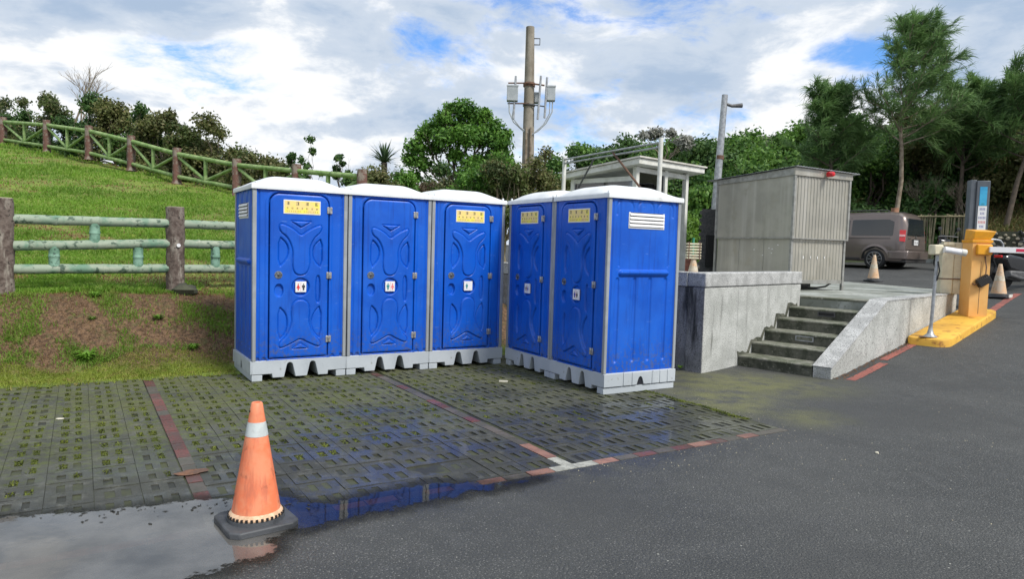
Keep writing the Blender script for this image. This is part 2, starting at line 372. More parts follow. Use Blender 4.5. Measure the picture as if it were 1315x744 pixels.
def fix(me, smooth=38, normals=True):
    if normals:
        bm = bmesh.new(); bm.from_mesh(me); bmesh.ops.recalc_face_normals(bm, faces=bm.faces); bm.to_mesh(me); bm.free()
    if smooth:
        me.polygons.foreach_set('use_smooth', [True] * len(me.polygons))
        me.set_sharp_from_angle(angle=R(smooth))

def fast_mesh(name, verts, faces, n):
    """verts (V,3) array, faces (F,n) array"""
    me = bpy.data.meshes.new(name)
    V = np.ascontiguousarray(verts, dtype=np.float32); F = np.ascontiguousarray(faces, dtype=np.int32)
    me.vertices.add(len(V)); me.vertices.foreach_set('co', V.ravel())
    me.loops.add(F.size); me.loops.foreach_set('vertex_index', F.ravel())
    me.polygons.add(len(F)); me.polygons.foreach_set('loop_start', np.arange(0, F.size, n, dtype=np.int32))
    me.polygons.foreach_set('loop_total', np.full(len(F), n, dtype=np.int32))
    me.update(calc_edges=True)
    return me

def obj(name, me, m=None, parent=None, loc=(0, 0, 0), rz=0.0, bevel=0.0, smooth=38, **props):
    if isinstance(me, MB): me = me.mesh(name, smooth)
    if m is not None and not me.materials: me.materials.append(M[m] if isinstance(m, str) else m)
    o = bpy.data.objects.new(name, me); COL.objects.link(o)
    o.location = loc; o.rotation_euler = (0, 0, rz)
    if parent is not None: o.parent = parent
    if bevel:
        b = o.modifiers.new('bevel', 'BEVEL'); b.width = bevel; b.segments = 2; b.limit_method = 'ANGLE'; b.angle_limit = R(40)
    for k, v in props.items(): o[k] = v
    return o
def thing(name, label, cat, loc=(0, 0, 0), rz=0.0, group=None):
    o = bpy.data.objects.new(name, None); COL.objects.link(o)
    o.location = loc; o.rotation_euler = (0, 0, rz); o.empty_display_size = 0.2
    o['label'] = label; o['category'] = cat
    if group: o['group'] = group
    return o
def tag(o, label, cat, group=None):
    o['label'] = label; o['category'] = cat
    if group: o['group'] = group
    return o
def structure(name, me, m, **kw): return obj(name, me, m, kind='structure', **kw)
def dup(root, loc, rz=None, label=None, skip=()):
    r = root.copy(); COL.objects.link(r); r.location = loc
    if rz is not None: r.rotation_euler = (0, 0, rz)
    if label: r['label'] = label
    for ch in list(root.children):
        if ch.name.split('.')[0] in skip: continue
        c = ch.copy(); COL.objects.link(c); c.parent = r
        for g in list(ch.children):
            d = g.copy(); COL.objects.link(d); d.parent = c
    return r

# ---------------------------------------------------------------- frames of the place
# A frame: the parking bay (u along its kerb, v away from the road), origin at its right front corner
CX, CY = 2.51, 6.37
UA = 0.5548
Ux, Uy, Vx, Vy = math.cos(UA), math.sin(UA), -math.sin(UA), math.cos(UA)
def uv(u, v, z=0.0): return (CX + u * Ux + v * Vx, CY + u * Uy + v * Vy, z)
def to_uv(x, y): return ((x - CX) * Ux + (y - CY) * Uy, (x - CX) * Vx + (y - CY) * Vy)
# S frame: steps and platform (s going up the steps, d to the right), origin at the corner of the low wall
PX, PY = 2.54, 9.17
Q = math.sqrt(0.5)
def S(s, d, z=0.0): return (PX + s * Q + d * Q, PY + s * Q - d * Q, z)
def to_s(x, y): return ((x - PX) * Q + (y - PY) * Q, (x - PX) * Q - (y - PY) * Q)
PLAT = 0.94
def road_z(x, y):
    s = to_s(x, y)[0]
    return float(np.interp(s, [-1e3, 0.9, 1.4, 4.1, 7.1, 9.75, 12, 15.5, 26, 60], [0, 0, 0.02, 0.24, 0.52, 0.82, 1.0, 1.25, 1.75, 1.8]))
def road_z_np(x, y):
    s = (x - PX) * Q + (y - PY) * Q
    return np.interp(s, [-1e3, 0.9, 1.4, 4.1, 7.1, 9.75, 12, 15.5, 26, 60], [0, 0, 0.02, 0.24, 0.52, 0.82, 1.0, 1.25, 1.75, 1.8])
def sstep(x, a, b):
    t = np.clip((x - a) / (b - a), 0, 1); return t * t * (3 - 2 * t)
def vnoise(x, y, f, seed=0):
    """cheap smooth value noise on arrays"""
    r_ = np.random.default_rng(seed); tab = r_.random((64, 64))
    X = x * f; Y = y * f; xi = np.floor(X).astype(int); yi = np.floor(Y).astype(int); fx = X - xi; fy = Y - yi
    fx = fx * fx * (3 - 2 * fx); fy = fy * fy * (3 - 2 * fy)
    g = lambda a, b: tab[a % 64, b % 64]
    return (g(xi, yi) * (1 - fx) + g(xi + 1, yi) * fx) * (1 - fy) + (g(xi, yi + 1) * (1 - fx) + g(xi + 1, yi + 1) * fx) * fy
def hill_z(x, y):
    x = np.asarray(x, float); y = np.asarray(y, float)
    u = (x - CX) * Ux + (y - CY) * Uy; v = (x - CX) * Vx + (y - CY) * Vy
    z = -0.02 + 0.03 * sstep(v, 4.75, 4.95) + 0.10 * sstep(v, 4.95, 5.4) + 0.71 * sstep(v, 5.15, 6.5) ** 1.0
    z = z + 0.172 * np.maximum(v - 6.5, 0)
    past = (y - (16.07 - 0.639 * x)) * 0.843           # metres beyond the upper fence
    z = z - (0.172 + 0.22) * np.maximum(past - 0.6, 0) * 0.85
    z = np.maximum(z, 0.9 * sstep(v, 5, 9))
    lump = (vnoise(x, y, 1.3, 3) - .5) * 0.10 + (vnoise(x, y, 4.1, 4) - .5) * 0.045
    z = z + lump * sstep(v, 4.85, 5.5)
    # right of the row of toilets the hill drops to the platform
    fade = sstep(x, -2.5, 1.2) * sstep(y, 8, 12)
    z = z * (1 - fade) + np.minimum(z, 0.86) * fade
    return z

# ---------------------------------------------------------------- ground materials
def ground_asphalt():
    m = bpy.data.materials.new('asphalt'); m.use_nodes = True
    N = NT(m.node_tree)
    P = N.new('ShaderNodeNewGeometry').outputs['Position']
    rel = N.vmath('SUBTRACT', P, (CX, CY, 0))
    u = N.vmath('DOT_PRODUCT', rel, (Ux, Uy, 0), out=1); v = N.vmath('DOT_PRODUCT', rel, (Vx, Vy, 0), out=1)
    n1 = N.noise(P, 0.7, 5, 0.6); n2 = N.noise(P, 5.0, 5, 0.65); n3 = N.noise(P, 130.0, 3, 0.7); n4 = N.noise(P, 55.0, 4, 0.75)
    col = N.mix(N.ramp(n1, 0.35, 0.65), (0.052, 0.055, 0.054, 1), (0.080, 0.083, 0.081, 1))
    col = N.mix(N.math('MULTIPLY', N.ramp(n2, 0.45, 0.70), 0.5), col, (0.095, 0.098, 0.098, 1))
    vor = N.new('ShaderNodeTexVoronoi'); N.set(vor.inputs['Vector'], P); vor.inputs['Scale'].default_value = 85
    stone = N.math('MULTIPLY', N.ramp(vor.outputs['Distance'], 0.46, 0.28), N.ramp(N.noise(P, 62, 1, 0.5), 0.47, 0.60))
    col = N.mix(stone, col, (0.215, 0.215, 0.205, 1))
    col = N.mix(N.math('MULTIPLY', N.ramp(n3, 0.55, 0.40), 0.75), col, (0.022, 0.023, 0.025, 1))
    # far worn speckle
    vor2 = N.new('ShaderNodeTexVoronoi'); N.set(vor2.inputs['Vector'], P); vor2.inputs['Scale'].default_value = 9
    col = N.mix(N.ramp(vor2.outputs['Distance'], 0.055, 0.035), col, (0.42, 0.42, 0.38, 1))
    big = N.noise(P, 0.33, 6, 0.65)
    col = N.mix(N.math('MULTIPLY', N.ramp(big, 0.46, 0.60), 0.50), col, (0.038, 0.040, 0.041, 1))
    # moss and silt where the ground meets the bay and the steps
    dm = N.vmath('LENGTH', N.scale_vec(N.vmath('SUBTRACT', P, (2.75, 8.55, 0)), 0.62, 1.0, 1.0), out=1)
    d2 = N.vmath('LENGTH', N.scale_vec(N.vmath('SUBTRACT', P, (2.35, 7.6, 0)), 1.0, 0.75, 1.0), out=1)
    d3 = N.vmath('LENGTH', N.vmath('SUBTRACT', P, (2.9, 6.85, 0)), out=1)
    moss = N.math('MAXIMUM', N.ramp(dm, 1.25, 0.1), N.math('MAXIMUM', N.ramp(d2, 0.95, 0.1), N.ramp(d3, 0.7, 0.05, 0, 0.6)))
    moss = N.math('MULTIPLY', moss, N.ramp(N.noise(P, 2.6, 6, 0.7), 0.30, 0.62))
    col = N.mix(N.math('MULTIPLY', moss, 0.85), col, N.mix(n2, (0.13, 0.145, 0.035, 1), (0.20, 0.19, 0.085, 1)))
    # damp rim beside the puddle
    near = N.math('MULTIPLY', N.ramp(v, -0.55, -0.08), N.ramp(u, 0.4, -1.4))
    near = N.math('MULTIPLY', near, N.ramp(N.math('ADD', N.noise(P, 3.3, 5, 0.65), N.math('MULTIPLY', v, 0.12)), 0.35, 0.55))
    dark = N.math('MULTIPLY', near, 0.55)
    col = N.mix(dark, col, (0.022, 0.023, 0.024, 1))
    bs = N.new('ShaderNodeBsdfPrincipled'); N.set(bs.inputs['Base Color'], col)
    rough = N.math('SUBTRACT', N.ramp(n1, 0.3, 0.7, 0.62, 0.80), N.math('MULTIPLY', near, 0.42))
    N.set(bs.inputs['Roughness'], rough)
    b = N.new('ShaderNodeBump'); b.inputs['Distance'].default_value = 0.009
    N.set(b.inputs['Height'], N.math('ADD', N.math('MULTIPLY', vor.outputs['Distance'], 0.8), n4))
    N.t.links.new(b.outputs[0], bs.inputs['Normal'])
    out = N.new('ShaderNodeOutputMaterial'); N.t.links.new(bs.outputs[0], out.inputs[0])
    M['asphalt'] = m
ground_asphalt()

def paver_material():
    m = bpy.data.materials.new('paver_concrete'); m.use_nodes = True
    N = NT(m.node_tree)
    P = N.new('ShaderNodeNewGeometry').outputs['Position']
    rel = N.vmath('SUBTRACT', P, (CX, CY, 0))
    u = N.vmath('DOT_PRODUCT', rel, (Ux, Uy, 0), out=1); v = N.vmath('DOT_PRODUCT', rel, (Vx, Vy, 0), out=1)
    n1 = N.noise(P, 1.1, 6, 0.62); n2 = N.noise(P, 9.0, 5, 0.65); n3 = N.noise(P, 150, 3, 0.7)
    oi = N.new('ShaderNodeObjectInfo').outputs['Random']
    col = N.mix(N.ramp(n1, 0.36, 0.64), (0.052, 0.056, 0.046, 1), (0.105, 0.110, 0.090, 1))
    col = N.mix(N.math('MULTIPLY', oi, 0.35), col, (0.055, 0.055, 0.05, 1))
    col = N.mix(N.math('MULTIPLY', N.ramp(n2, 0.5, 0.7), 0.7), col, (0.19, 0.19, 0.165, 1))
    col = N.mix(N.math('MULTIPLY', N.ramp(N.noise(P, 16, 5, 0.7), 0.52, 0.66), 0.55), col, (0.035, 0.038, 0.020, 1))
    # algae film, more of it towards the toilets and the right hand side
    al = N.math('MULTIPLY', N.ramp(v, 0.8, 3.2), N.ramp(N.noise(P, 1.9, 6, 0.68), 0.36, 0.62))
    al2 = N.math('MULTIPLY', N.ramp(u, -2.3, -0.2), N.ramp(N.noise(P, 2.2, 5, 0.7), 0.36, 0.56))
    al = N.math('MAXIMUM', al, al2)
    col = N.mix(N.math('MULTIPLY', al, 0.72), col, N.mix(n2, (0.060, 0.068, 0.022, 1), (0.165, 0.170, 0.050, 1)))
    col = N.mix(N.math('MULTIPLY', N.ramp(n3, 0.56, 0.42), 0.5), col, (0.022, 0.022, 0.018, 1))
    film = N.math('MULTIPLY', N.math('MULTIPLY', N.ramp(u, -0.6, -3.2), N.ramp(v, 0.7, 1.8)), N.ramp(N.noise(P, 11, 5, 0.7), 0.47, 0.62))
    col = N.mix(N.math('MULTIPLY', film, 0.65), col, (0.10, 0.125, 0.022, 1))
    # wet, darker zone along the low side of the bay
    wet = N.math('MULTIPLY', N.ramp(N.math('ADD', v, N.math('MULTIPLY', N.math('SUBTRACT', n1, 0.5), 3.0)), 3.1, 0.9), 1.0)
    wet = N.math('MULTIPLY', wet, N.ramp(u, -5.6, -3.4, 0.55, 1.0))
    col = N.mix(N.math('MULTIPLY', wet, 0.48), col, (0.020, 0.021, 0.022, 1))
    bs = N.new('ShaderNodeBsdfPrincipled'); N.set(bs.inputs['Base Color'], col)
    fw = N.math('MULTIPLY', wet, N.ramp(N.noise(P, 1.7, 6, 0.66), 0.43, 0.58, 0.08, 1.0))
    N.set(bs.inputs['Roughness'], N.math('SUBTRACT', 0.80, N.math('MULTIPLY', fw, 0.52)))
    N.set(bs.inputs['Coat Weight'], N.math('MULTIPLY', fw, 0.45))
    N.set(bs.inputs['Coat Roughness'], 0.09)
    b = N.new('ShaderNodeBump'); b.inputs['Distance'].default_value = 0.004
    N.set(b.inputs['Height'], N.noise(P, 120, 5, 0.65)); N.t.links.new(b.outputs[0], bs.inputs['Normal'])
    out = N.new('ShaderNodeOutputMaterial'); N.t.links.new(bs.outputs[0], out.inputs[0])
    M['paver'] = m
paver_material()

def soil_materials():
    m = bpy.data.materials.new('bay_soil'); m.use_nodes = True
    N = NT(m.node_tree); P = N.new('ShaderNodeNewGeometry').outputs['Position']
    rel = N.vmath('SUBTRACT', P, (CX, CY, 0)); u = N.vmath('DOT_PRODUCT', rel, (Ux, Uy, 0), out=1)
    col = N.mix(N.ramp(N.noise(P, 3, 5, .6), .4, .6), (0.020, 0.020, 0.013, 1), (0.055, 0.060, 0.020, 1))
    bs = N.new('ShaderNodeBsdfPrincipled'); N.set(bs.inputs['Base Color'], col); bs.inputs['Roughness'].default_value = 0.5
    out = N.new('ShaderNodeOutputMaterial'); N.t.links.new(bs.outputs[0], out.inputs[0]); M['bay_soil'] = m
    m = bpy.data.materials.new('hill_ground'); m.use_nodes = True
    N = NT(m.node_tree); P = N.new('ShaderNodeNewGeometry').outputs['Position']
    rel = N.vmath('SUBTRACT', P, (CX, CY, 0)); v = N.vmath('DOT_PRODUCT', rel, (Vx, Vy, 0), out=1)
    n1 = N.noise(P, 0.55, 5, 0.6); n2 = N.noise(P, 2.4, 6, 0.7); n3 = N.noise(P, 24, 5, 0.7)
    g = N.mix(N.ramp(n2, 0.35, 0.65), (0.12, 0.175, 0.022, 1), (0.19, 0.26, 0.034, 1))
    g = N.mix(N.math('MULTIPLY', N.ramp(n1, 0.56, 0.70), 0.8), g, (0.16, 0.125, 0.055, 1))
    g = N.mix(N.math('MULTIPLY', N.ramp(n3, 0.52, 0.66), 0.6), g, (0.030, 0.045, 0.010, 1))
    d = N.mix(N.ramp(n3, 0.38, 0.62), (0.075, 0.045, 0.026, 1), (0.20, 0.122, 0.068, 1))
    d = N.mix(N.math('MULTIPLY', N.ramp(N.noise(P, 7, 5, 0.7), 0.52, 0.64), 0.55), d, (0.085, 0.10, 0.028, 1))
    vv = N.math('ADD', v, N.math('MULTIPLY', N.math('SUBTRACT', n2, 0.5), 0.9))
    bank = N.math('MULTIPLY', N.ramp(vv, 5.0, 5.35), N.ramp(vv, 6.95, 6.45))
    col = N.mix(bank, g, d)
    bs = N.new('ShaderNodeBsdfPrincipled'); N.set(bs.inputs['Base Color'], col); bs.inputs['Roughness'].default_value = 0.9
    b = N.new('ShaderNodeBump'); b.inputs['Distance'].default_value = 0.03
    N.set(b.inputs['Height'], N.noise(P, 26, 6, 0.7)); N.t.links.new(b.outputs[0], bs.inputs['Normal'])
    out = N.new('ShaderNodeOutputMaterial'); N.t.links.new(bs.outputs[0], out.inputs[0]); M['hill_ground'] = m
soil_materials()
mat('forest_floor', (0.030, 0.045, 0.014), 0.9, var=(0.055, 0.06, 0.022), vscale=0.6, var2=(0.11, 0.085, 0.045), v2scale=2.2, v2lo=0.55, v2hi=0.7, bump=0.08, bscale=4, coords='Position')

def water_material():
    m = bpy.data.materials.new('puddle_water'); m.use_nodes = True
    N = NT(m.node_tree); P = N.new('ShaderNodeNewGeometry').outputs['Position']
    dp = N.new('ShaderNodeAttribute', attribute_name='depth').outputs['Fac']
    rel = N.vmath('SUBTRACT', P, (CX, CY, 0)); u = N.vmath('DOT_PRODUCT', rel, (Ux, Uy, 0), out=1)
    e = N.math('ADD', dp, N.math('ADD', N.math('MULTIPLY', N.math('SUBTRACT', N.noise(P, 7, 6, 0.7), 0.5), 0.26), N.math('MULTIPLY', N.math('SUBTRACT', N.noise(P, 45, 3, 0.6), 0.5), 0.06)))
    water = N.ramp(e, -0.005, 0.030); damp = N.ramp(e, -0.16, 0.02)
    gl = N.new('ShaderNodeBsdfGlossy'); gl.inputs['Color'].default_value = (1, 1, 1, 1); N.set(gl.inputs['Roughness'], N.ramp(water, 0.0, 1.0, 0.32, 0.035))
    tr = N.new('ShaderNodeBsdfTransparent')
    N.set(tr.inputs['Color'], N.mix(damp, (1, 1, 1, 1), (0.52, 0.51, 0.47, 1)))
    fr = N.new('ShaderNodeFresnel'); fr.inputs['IOR'].default_value = 1.5
    b = N.new('ShaderNodeBump'); b.inputs['Distance'].default_value = 0.0005; N.set(b.inputs['Height'], N.noise(P, 8, 2, 0.5))
    N.t.links.new(b.outputs[0], gl.inputs['Normal'])
    silt_sheen = N.new('ShaderNodeBsdfDiffuse'); silt_sheen.inputs['Color'].default_value = (0.23, 0.225, 0.215, 1)  # milky water; its grey also stands in for reflected sky
    sf = N.math('MULTIPLY', N.ramp(N.noise(P, 1.7, 5, 0.6), 0.32, 0.68, 0.22, 0.55), N.ramp(u, -4.35, -4.75, 0.08, 1.0))  # painted sky sheen is kept to the left part of the puddle
    body = N.new('ShaderNodeMixShader'); N.set(body.inputs[0], N.math('MULTIPLY', sf, water))
    N.t.links.new(tr.outputs[0], body.inputs[1]); N.t.links.new(silt_sheen.outputs[0], body.inputs[2])
    mx = N.new('ShaderNodeMixShader'); N.set(mx.inputs[0], N.math('MULTIPLY', fr.outputs[0], N.math('MAXIMUM', water, N.math('MULTIPLY', damp, 0.25))))
    N.t.links.new(body.outputs[0], mx.inputs[1]); N.t.links.new(gl.outputs[0], mx.inputs[2])
    out = N.new('ShaderNodeOutputMaterial'); N.t.links.new(mx.outputs[0], out.inputs[0]); M['water'] = m
water_material()
def glass_material():
    m = bpy.data.materials.new('booth_glass'); m.use_nodes = True
    N = NT(m.node_tree)
    gl = N.new('ShaderNodeBsdfGlossy'); gl.inputs['Roughness'].default_value = 0.03
    tr = N.new('ShaderNodeBsdfTransparent'); tr.inputs['Color'].default_value = (0.42, 0.52, 0.60, 1)
    fr = N.new('ShaderNodeFresnel'); fr.inputs['IOR'].default_value = 1.7
    mx = N.new('ShaderNodeMixShader'); N.t.links.new(N.math('ADD', fr.outputs[0], 0.04), mx.inputs[0])
    N.t.links.new(tr.outputs[0], mx.inputs[1]); N.t.links.new(gl.outputs[0], mx.inputs[2])
    out = N.new('ShaderNodeOutputMaterial'); N.t.links.new(mx.outputs[0], out.inputs[0]); M['glass'] = m
glass_material()

# ---------------------------------------------------------------- ground sheets
BAY_L, BAY_B = -9.0, 4.82     # bay reaches from u=-9 to 0 and v=-0.1 to 4.8
def asphalt_sheet():
    us = np.unique(np.round(np.concatenate([[-600, -300, -150, -80, -50, -35], np.arange(-25, 30.01, 0.6), [-9.0, 0.0], [35, 45, 60, 90, 150, 300, 600]]), 3))
    vs = np.unique(np.round(np.concatenate([[-600, -200, -80, -40, -20, -12], np.arange(-8, 26.01, 0.6), [-0.102, BAY_B], [30, 36, 45, 60, 90, 150, 300, 600]]), 3))
    V = []; idx = {}
    for i, a in enumerate(us):
        for j, b in enumerate(vs):
            x, y, _ = uv(a, b); idx[i, j] = len(V)
            V.append((x, y, road_z(x, y)))
    F = []
    for i in range(len(us) - 1):
        for j in range(len(vs) - 1):
            if us[i] >= BAY_L - 1e-3 and us[i + 1] <= 1e-3 and vs[j] >= -0.103 and vs[j + 1] <= BAY_B + 1e-3: continue
            F.append((idx[i, j], idx[i + 1, j], idx[i + 1, j + 1], idx[i, j + 1]))
    me = bpy.data.meshes.new('asphalt_ground'); me.from_pydata(V, [], F); me.update(); fix(me, 60, False)
    structure('asphalt_ground', me, 'asphalt')
asphalt_sheet()

def grid_sheet(name, xs, ys, zf, m, keep=None):
    X, Y = np.meshgrid(xs, ys, indexing='ij'); Z = zf(X, Y)
    nx, ny = X.shape
    V = np.stack([X, Y, Z], -1).reshape(-1, 3)
    i, j = np.meshgrid(np.arange(nx - 1), np.arange(ny - 1), indexing='ij')
    a = (i * ny + j); F = np.stack([a, a + ny, a + ny + 1, a + 1], -1).reshape(-1, 4)
    if keep is not None:
        cx = (X[:-1, :-1] + X[1:, 1:]) / 2; cy = (Y[:-1, :-1] + Y[1:, 1:]) / 2
        F = F[keep(cx, cy).reshape(-1)]
    me = fast_mesh(name, V, F, 4); fix(me, 60, False)
    return structure(name, me, m)
def hill_keep(x, y):
    u = (x - CX) * Ux + (y - CY) * Uy; v = (x - CX) * Vx + (y - CY) * Vy
    s = (x - PX) * Q + (y - PY) * Q; d = (x - PX) * Q - (y - PY) * Q
    return (v > 4.60) & ~((s > -0.05) & (d > -6.5) & (s < 12)) & (y > 3)
hx = np.concatenate([np.arange(-60, -24, 1.5), np.arange(-24, -9, 0.25), np.arange(-9, -2, 0.10), np.arange(-2, 6.1, 0.4)])
hy = np.concatenate([np.arange(4, 14, 0.10), np.arange(14, 26, 0.25), np.arange(26, 40, 0.8), np.arange(40, 60, 3)])
grid_sheet('grass_hill', hx, hy, hill_z, 'hill_ground', hill_keep)
def forest_z(x, y):
    base = road_z_np(x, y)
    k = sstep(x, 0.0, 7.0)
    z1 = 7.2 * sstep(y, 24, 58) * k
    # the slope on the right begins straight behind the low stone wall
    t_ = (y + 0.86 * x - 38.3) * 0.76
    z2 = sstep(x, 11.5, 14.0) * 0.33 * np.clip(t_ - 0.2, 0, 30) + 1.0 * sstep(t_, 0.0, 0.5) * sstep(x - .655 * y, 0.0, 0.5)
    return base - 0.05 + np.maximum(z1, z2) + (vnoise(x, y, 0.5, 8) - .5) * 0.3 * (z1 + z2 > 0.2)
def forest_keep(x, y): return ((y > 24) & (x > -1)) | ((x > 13.2) & (y + 0.86 * x > 38.0))
grid_sheet('wooded_slope', np.concatenate([np.arange(-1, 30, 0.5), np.arange(30, 75, 3)]), np.concatenate([np.arange(16, 32, 0.4), np.arange(32, 75, 2)]), forest_z, 'forest_floor', forest_keep)

# ---------------------------------------------------------------- the paved bay: blocks, bricks
bay = MB().box(BAY_L, 0.06, -0.16, BAY_B, -0.12, -0.009)
bayo = structure('parking_bay', bay, 'bay_soil', loc=(CX, CY, 0), rz=UA)
BW, BL = 0.2589, 0.2335
def block_mesh(seed):
    r_ = random.Random(seed)
    g = 0.0018
    xs = [g, 0.060, 0.107, 0.152, 0.199, BW - g]
    ys = [g, 0.055, 0.180, BL - g]
    xs = [x + (r_.uniform(-.007, .007) if 0 < i < 5 else 0) for i, x in enumerate(xs)]
    ys = [y + (r_.uniform(-.020, .020) if 0 < i < 3 else 0) for i, y in enumerate(ys)]
    V = []; F = []
    for x in xs:
        for y in ys: V.append((x, y, 0.0))
    n = len(ys)
    for i in range(5):
        for j in range(3):
            if i in (1, 3) and j == 1: continue
            F.append((i * n + j, (i + 1) * n + j, (i + 1) * n + j + 1, i * n + j + 1))
    def wall(loop):
        k = len(V)
        for q in loop: V.append((V[q][0], V[q][1], -0.05))
        for t in range(len(loop)):
            F.append((loop[t], loop[(t + 1) % len(loop)], k + (t + 1) % len(loop), k + t))
    for i in (1, 3): wall([i * n + 1, i * n + 2, (i + 1) * n + 2, (i + 1) * n + 1])
    wall([0, n * 5, n * 5 + 3, 3])
    me = bpy.data.meshes.new('paver'); me.from_pydata(V, [], F); me.update(); me.materials.append(M['paver'])
    return me
blocks = [block_mesh(i) for i in range(14)]
bay_cols = []
for b in range(4):            # four parking bays with a brick line between neighbours
    right = -b * 2.43
    for c in range(9):
        u0 = right - 0.05 * (b > 0) - (c + 1) * BW
        if u0 > BAY_L: bay_cols.append(u0)
cells = []
for u0 in bay_cols:
    for r_ in range(20):
        v0 = 0.004 + r_ * BL + 0.0
        x, y, _ = uv(u0 + BW / 2, v0 + BL / 2)
        inview = y > 2.2 and -0.80 < x / y < 0.9
        under = (v0 > 4.1 and u0 > -3.95) 
        # B row of toilets stands on these
        t = ((x + 0.065) * math.cos(-1.04) + (y - 9.473) * math.sin(-1.04), -(x + 0.065) * math.sin(-1.04) + (y - 9.473) * math.cos(-1.04))
        under = under or (0 < t[0] < 2.15 and 0.05 < t[1] < 1.2)
        cells.append(((x * x + y * y) if (inview and not under) else 1e6 + x * x + y * y, u0, v0))
cells.sort()
rest_v = []; rest_f = []
def low(u0, v0):                # the bay sags a few millimetres along its kerb
    return -0.006 * max(0, 1 - v0 / 1.2) * (1 if u0 < -3 else 0.4)
n_single = 0
for k, (d2, u0, v0) in enumerate(cells):
    dz = random.uniform(-0.0035, 0.0030) + low(u0, v0)
    T = Matrix.Translation((u0, v0, dz)) @ Matrix.Rotation(random.uniform(-.006, .006), 4, 'Z') @ Matrix.Rotation(random.uniform(-.008, .008), 4, 'X') @ Matrix.Rotation(random.uniform(-.009, .009), 4, 'Y')
    me = blocks[random.randrange(14)]
    if d2 < 1e6 and n_single < 299:
        n_single += 1
        o = bpy.data.objects.new('paver', me); COL.objects.link(o); o.parent = bayo; o.matrix_local = T
    else:
        o = len(rest_v)
        rest_v += [tuple(T @ v.co) for v in me.vertices]
        rest_f += [tuple(i + o for i in p.vertices) for p in me.polygons]
me = bpy.data.meshes.new('paver_field'); me.from_pydata(rest_v, [], rest_f); me.update()
obj('paver_field', me, 'paver', bayo, kind='stuff')
brick_me = {}
for key in ('brick_red', 'brick_pale', 'brick_pink', 'brick_drab'):
    b = MB().box(0.003, 0.197, 0.003, 0.095, -0.05, 0.0)
    q = b.mesh('brick', 0); q.materials.append(M[key]); brick_me[key] = q
    
def brick(u0, v0, key, along='u', dz=0.0):
    o = bpy.data.objects.new('brick', brick_me[key]); COL.objects.link(o); o.parent = bayo
    if along == 'u': o.location = (u0, v0, dz + random.uniform(-.002, .002))
    else: o.location = (u0 + 0.1, v0, dz + random.uniform(-.002, .002)); o.rotation_euler = (random.uniform(-.01, .01), 0, PI / 2 + random.uniform(-.01, .01))
nb = 0
u0 = -0.20
while u0 > BAY_L:
    k = random.choice(['brick_pink', 'brick_pink', 'brick_red', 'brick_drab'])
    if abs(u0 + 2.43) < 0.18 or abs(u0 + 4.86) < 0.18: k = 'brick_pale'
    if -0.85 < u0 < 0 or u0 < -2.95 and u0 > -4.5: k = random.choice(['brick_drab', 'brick_pink', 'brick_drab'])
    brick(u0, -0.098, k, 'u', -0.004 if u0 < -3 else 0.001)
    u0 -= 0.2
for b in (1, 2, 3):
    uu = -b * 2.43 - 0.045
    for r_ in range(23):
        v0 = 0.004 + r_ * 0.2
        if v0 > 4.6: break
        k = 'brick_pale' if r_ == 0 else random.choice(['brick_red', 'brick_red', 'brick_red', 'brick_drab'] if b == 2 and r_ > 6 else ['brick_red', 'brick_drab', 'brick_drab'])
        if b == 1 and 0 < r_ < 3: k = 'brick_pink'
        brick(uu, v0, k, 'v', low(uu, v0))

# puddle: a sheet of water with a torn outline, a few millimetres deep
def puddle(name, pts, z):
    xs = np.arange(-4.6, 0.8, .025); ys = np.arange(1.8, 5.3, .025)
    X, Y = np.meshgrid(xs, ys, indexing='ij'); sd = -poly_sd(X, Y, pts)
    V = np.stack([X, Y, np.full(X.shape, z)], -1).reshape(-1, 3); ny = X.shape[1]
    i, j = np.meshgrid(np.arange(len(xs) - 1), np.arange(ny - 1), indexing='ij'); a = i * ny + j
    F = np.stack([a, a + ny, a + ny + 1, a + 1], -1).reshape(-1, 4)
    F = F[(sd[:-1, :-1] > -.22).reshape(-1)]
    me = fast_mesh(name, V, F, 4); at = me.attributes.new('depth', 'FLOAT', 'POINT'); at.data.foreach_set('value', sd.reshape(-1).astype(np.float32))
    return structure(name, me, 'water')
def poly_sd(px, pz, poly):
    n = len(poly); d = np.full(px.shape, 1e9); inside = np.zeros(px.shape, bool)
    for i in range(n):
        ax, az = poly[i]; bx, bz = poly[(i + 1) % n]; ex, ez = bx - ax, bz - az; wx, wz = px - ax, pz - az
        t = np.clip((wx * ex + wz * ez) / (ex * ex + ez * ez + 1e-12), 0, 1)
        d = np.minimum(d, (wx - ex * t) ** 2 + (wz - ez * t) ** 2)
        inside ^= ((az > pz) != (bz > pz)) & (px < (bx - ax) * (pz - az) / (bz - az + 1e-12) + ax)
    d = np.sqrt(d); return np.where(inside, -d, d)
puddle('puddle', [(-4.2, 3.62), (-2.9, 3.80), (-2.46, 3.93), (-2.17, 4.05), (-1.85, 4.20), (-1.62, 4.20), (-1.45, 4.32), (-1.25, 4.18), (-1.05, 4.20), (-0.80, 4.42),
                  (-0.50, 4.62), (-0.15, 4.62), (0.12, 4.70), (0.22, 4.76), (0.02, 4.58), (-0.25, 4.42), (-0.77, 4.05), (-1.10, 3.80), (-1.25, 3.66), (-1.18, 3.50), (-1.30, 3.35), (-1.48, 3.20), (-1.6, 3.02), (-1.95, 2.7), (-3.9, 1.6), (-5, 2.6)], 0.0045)

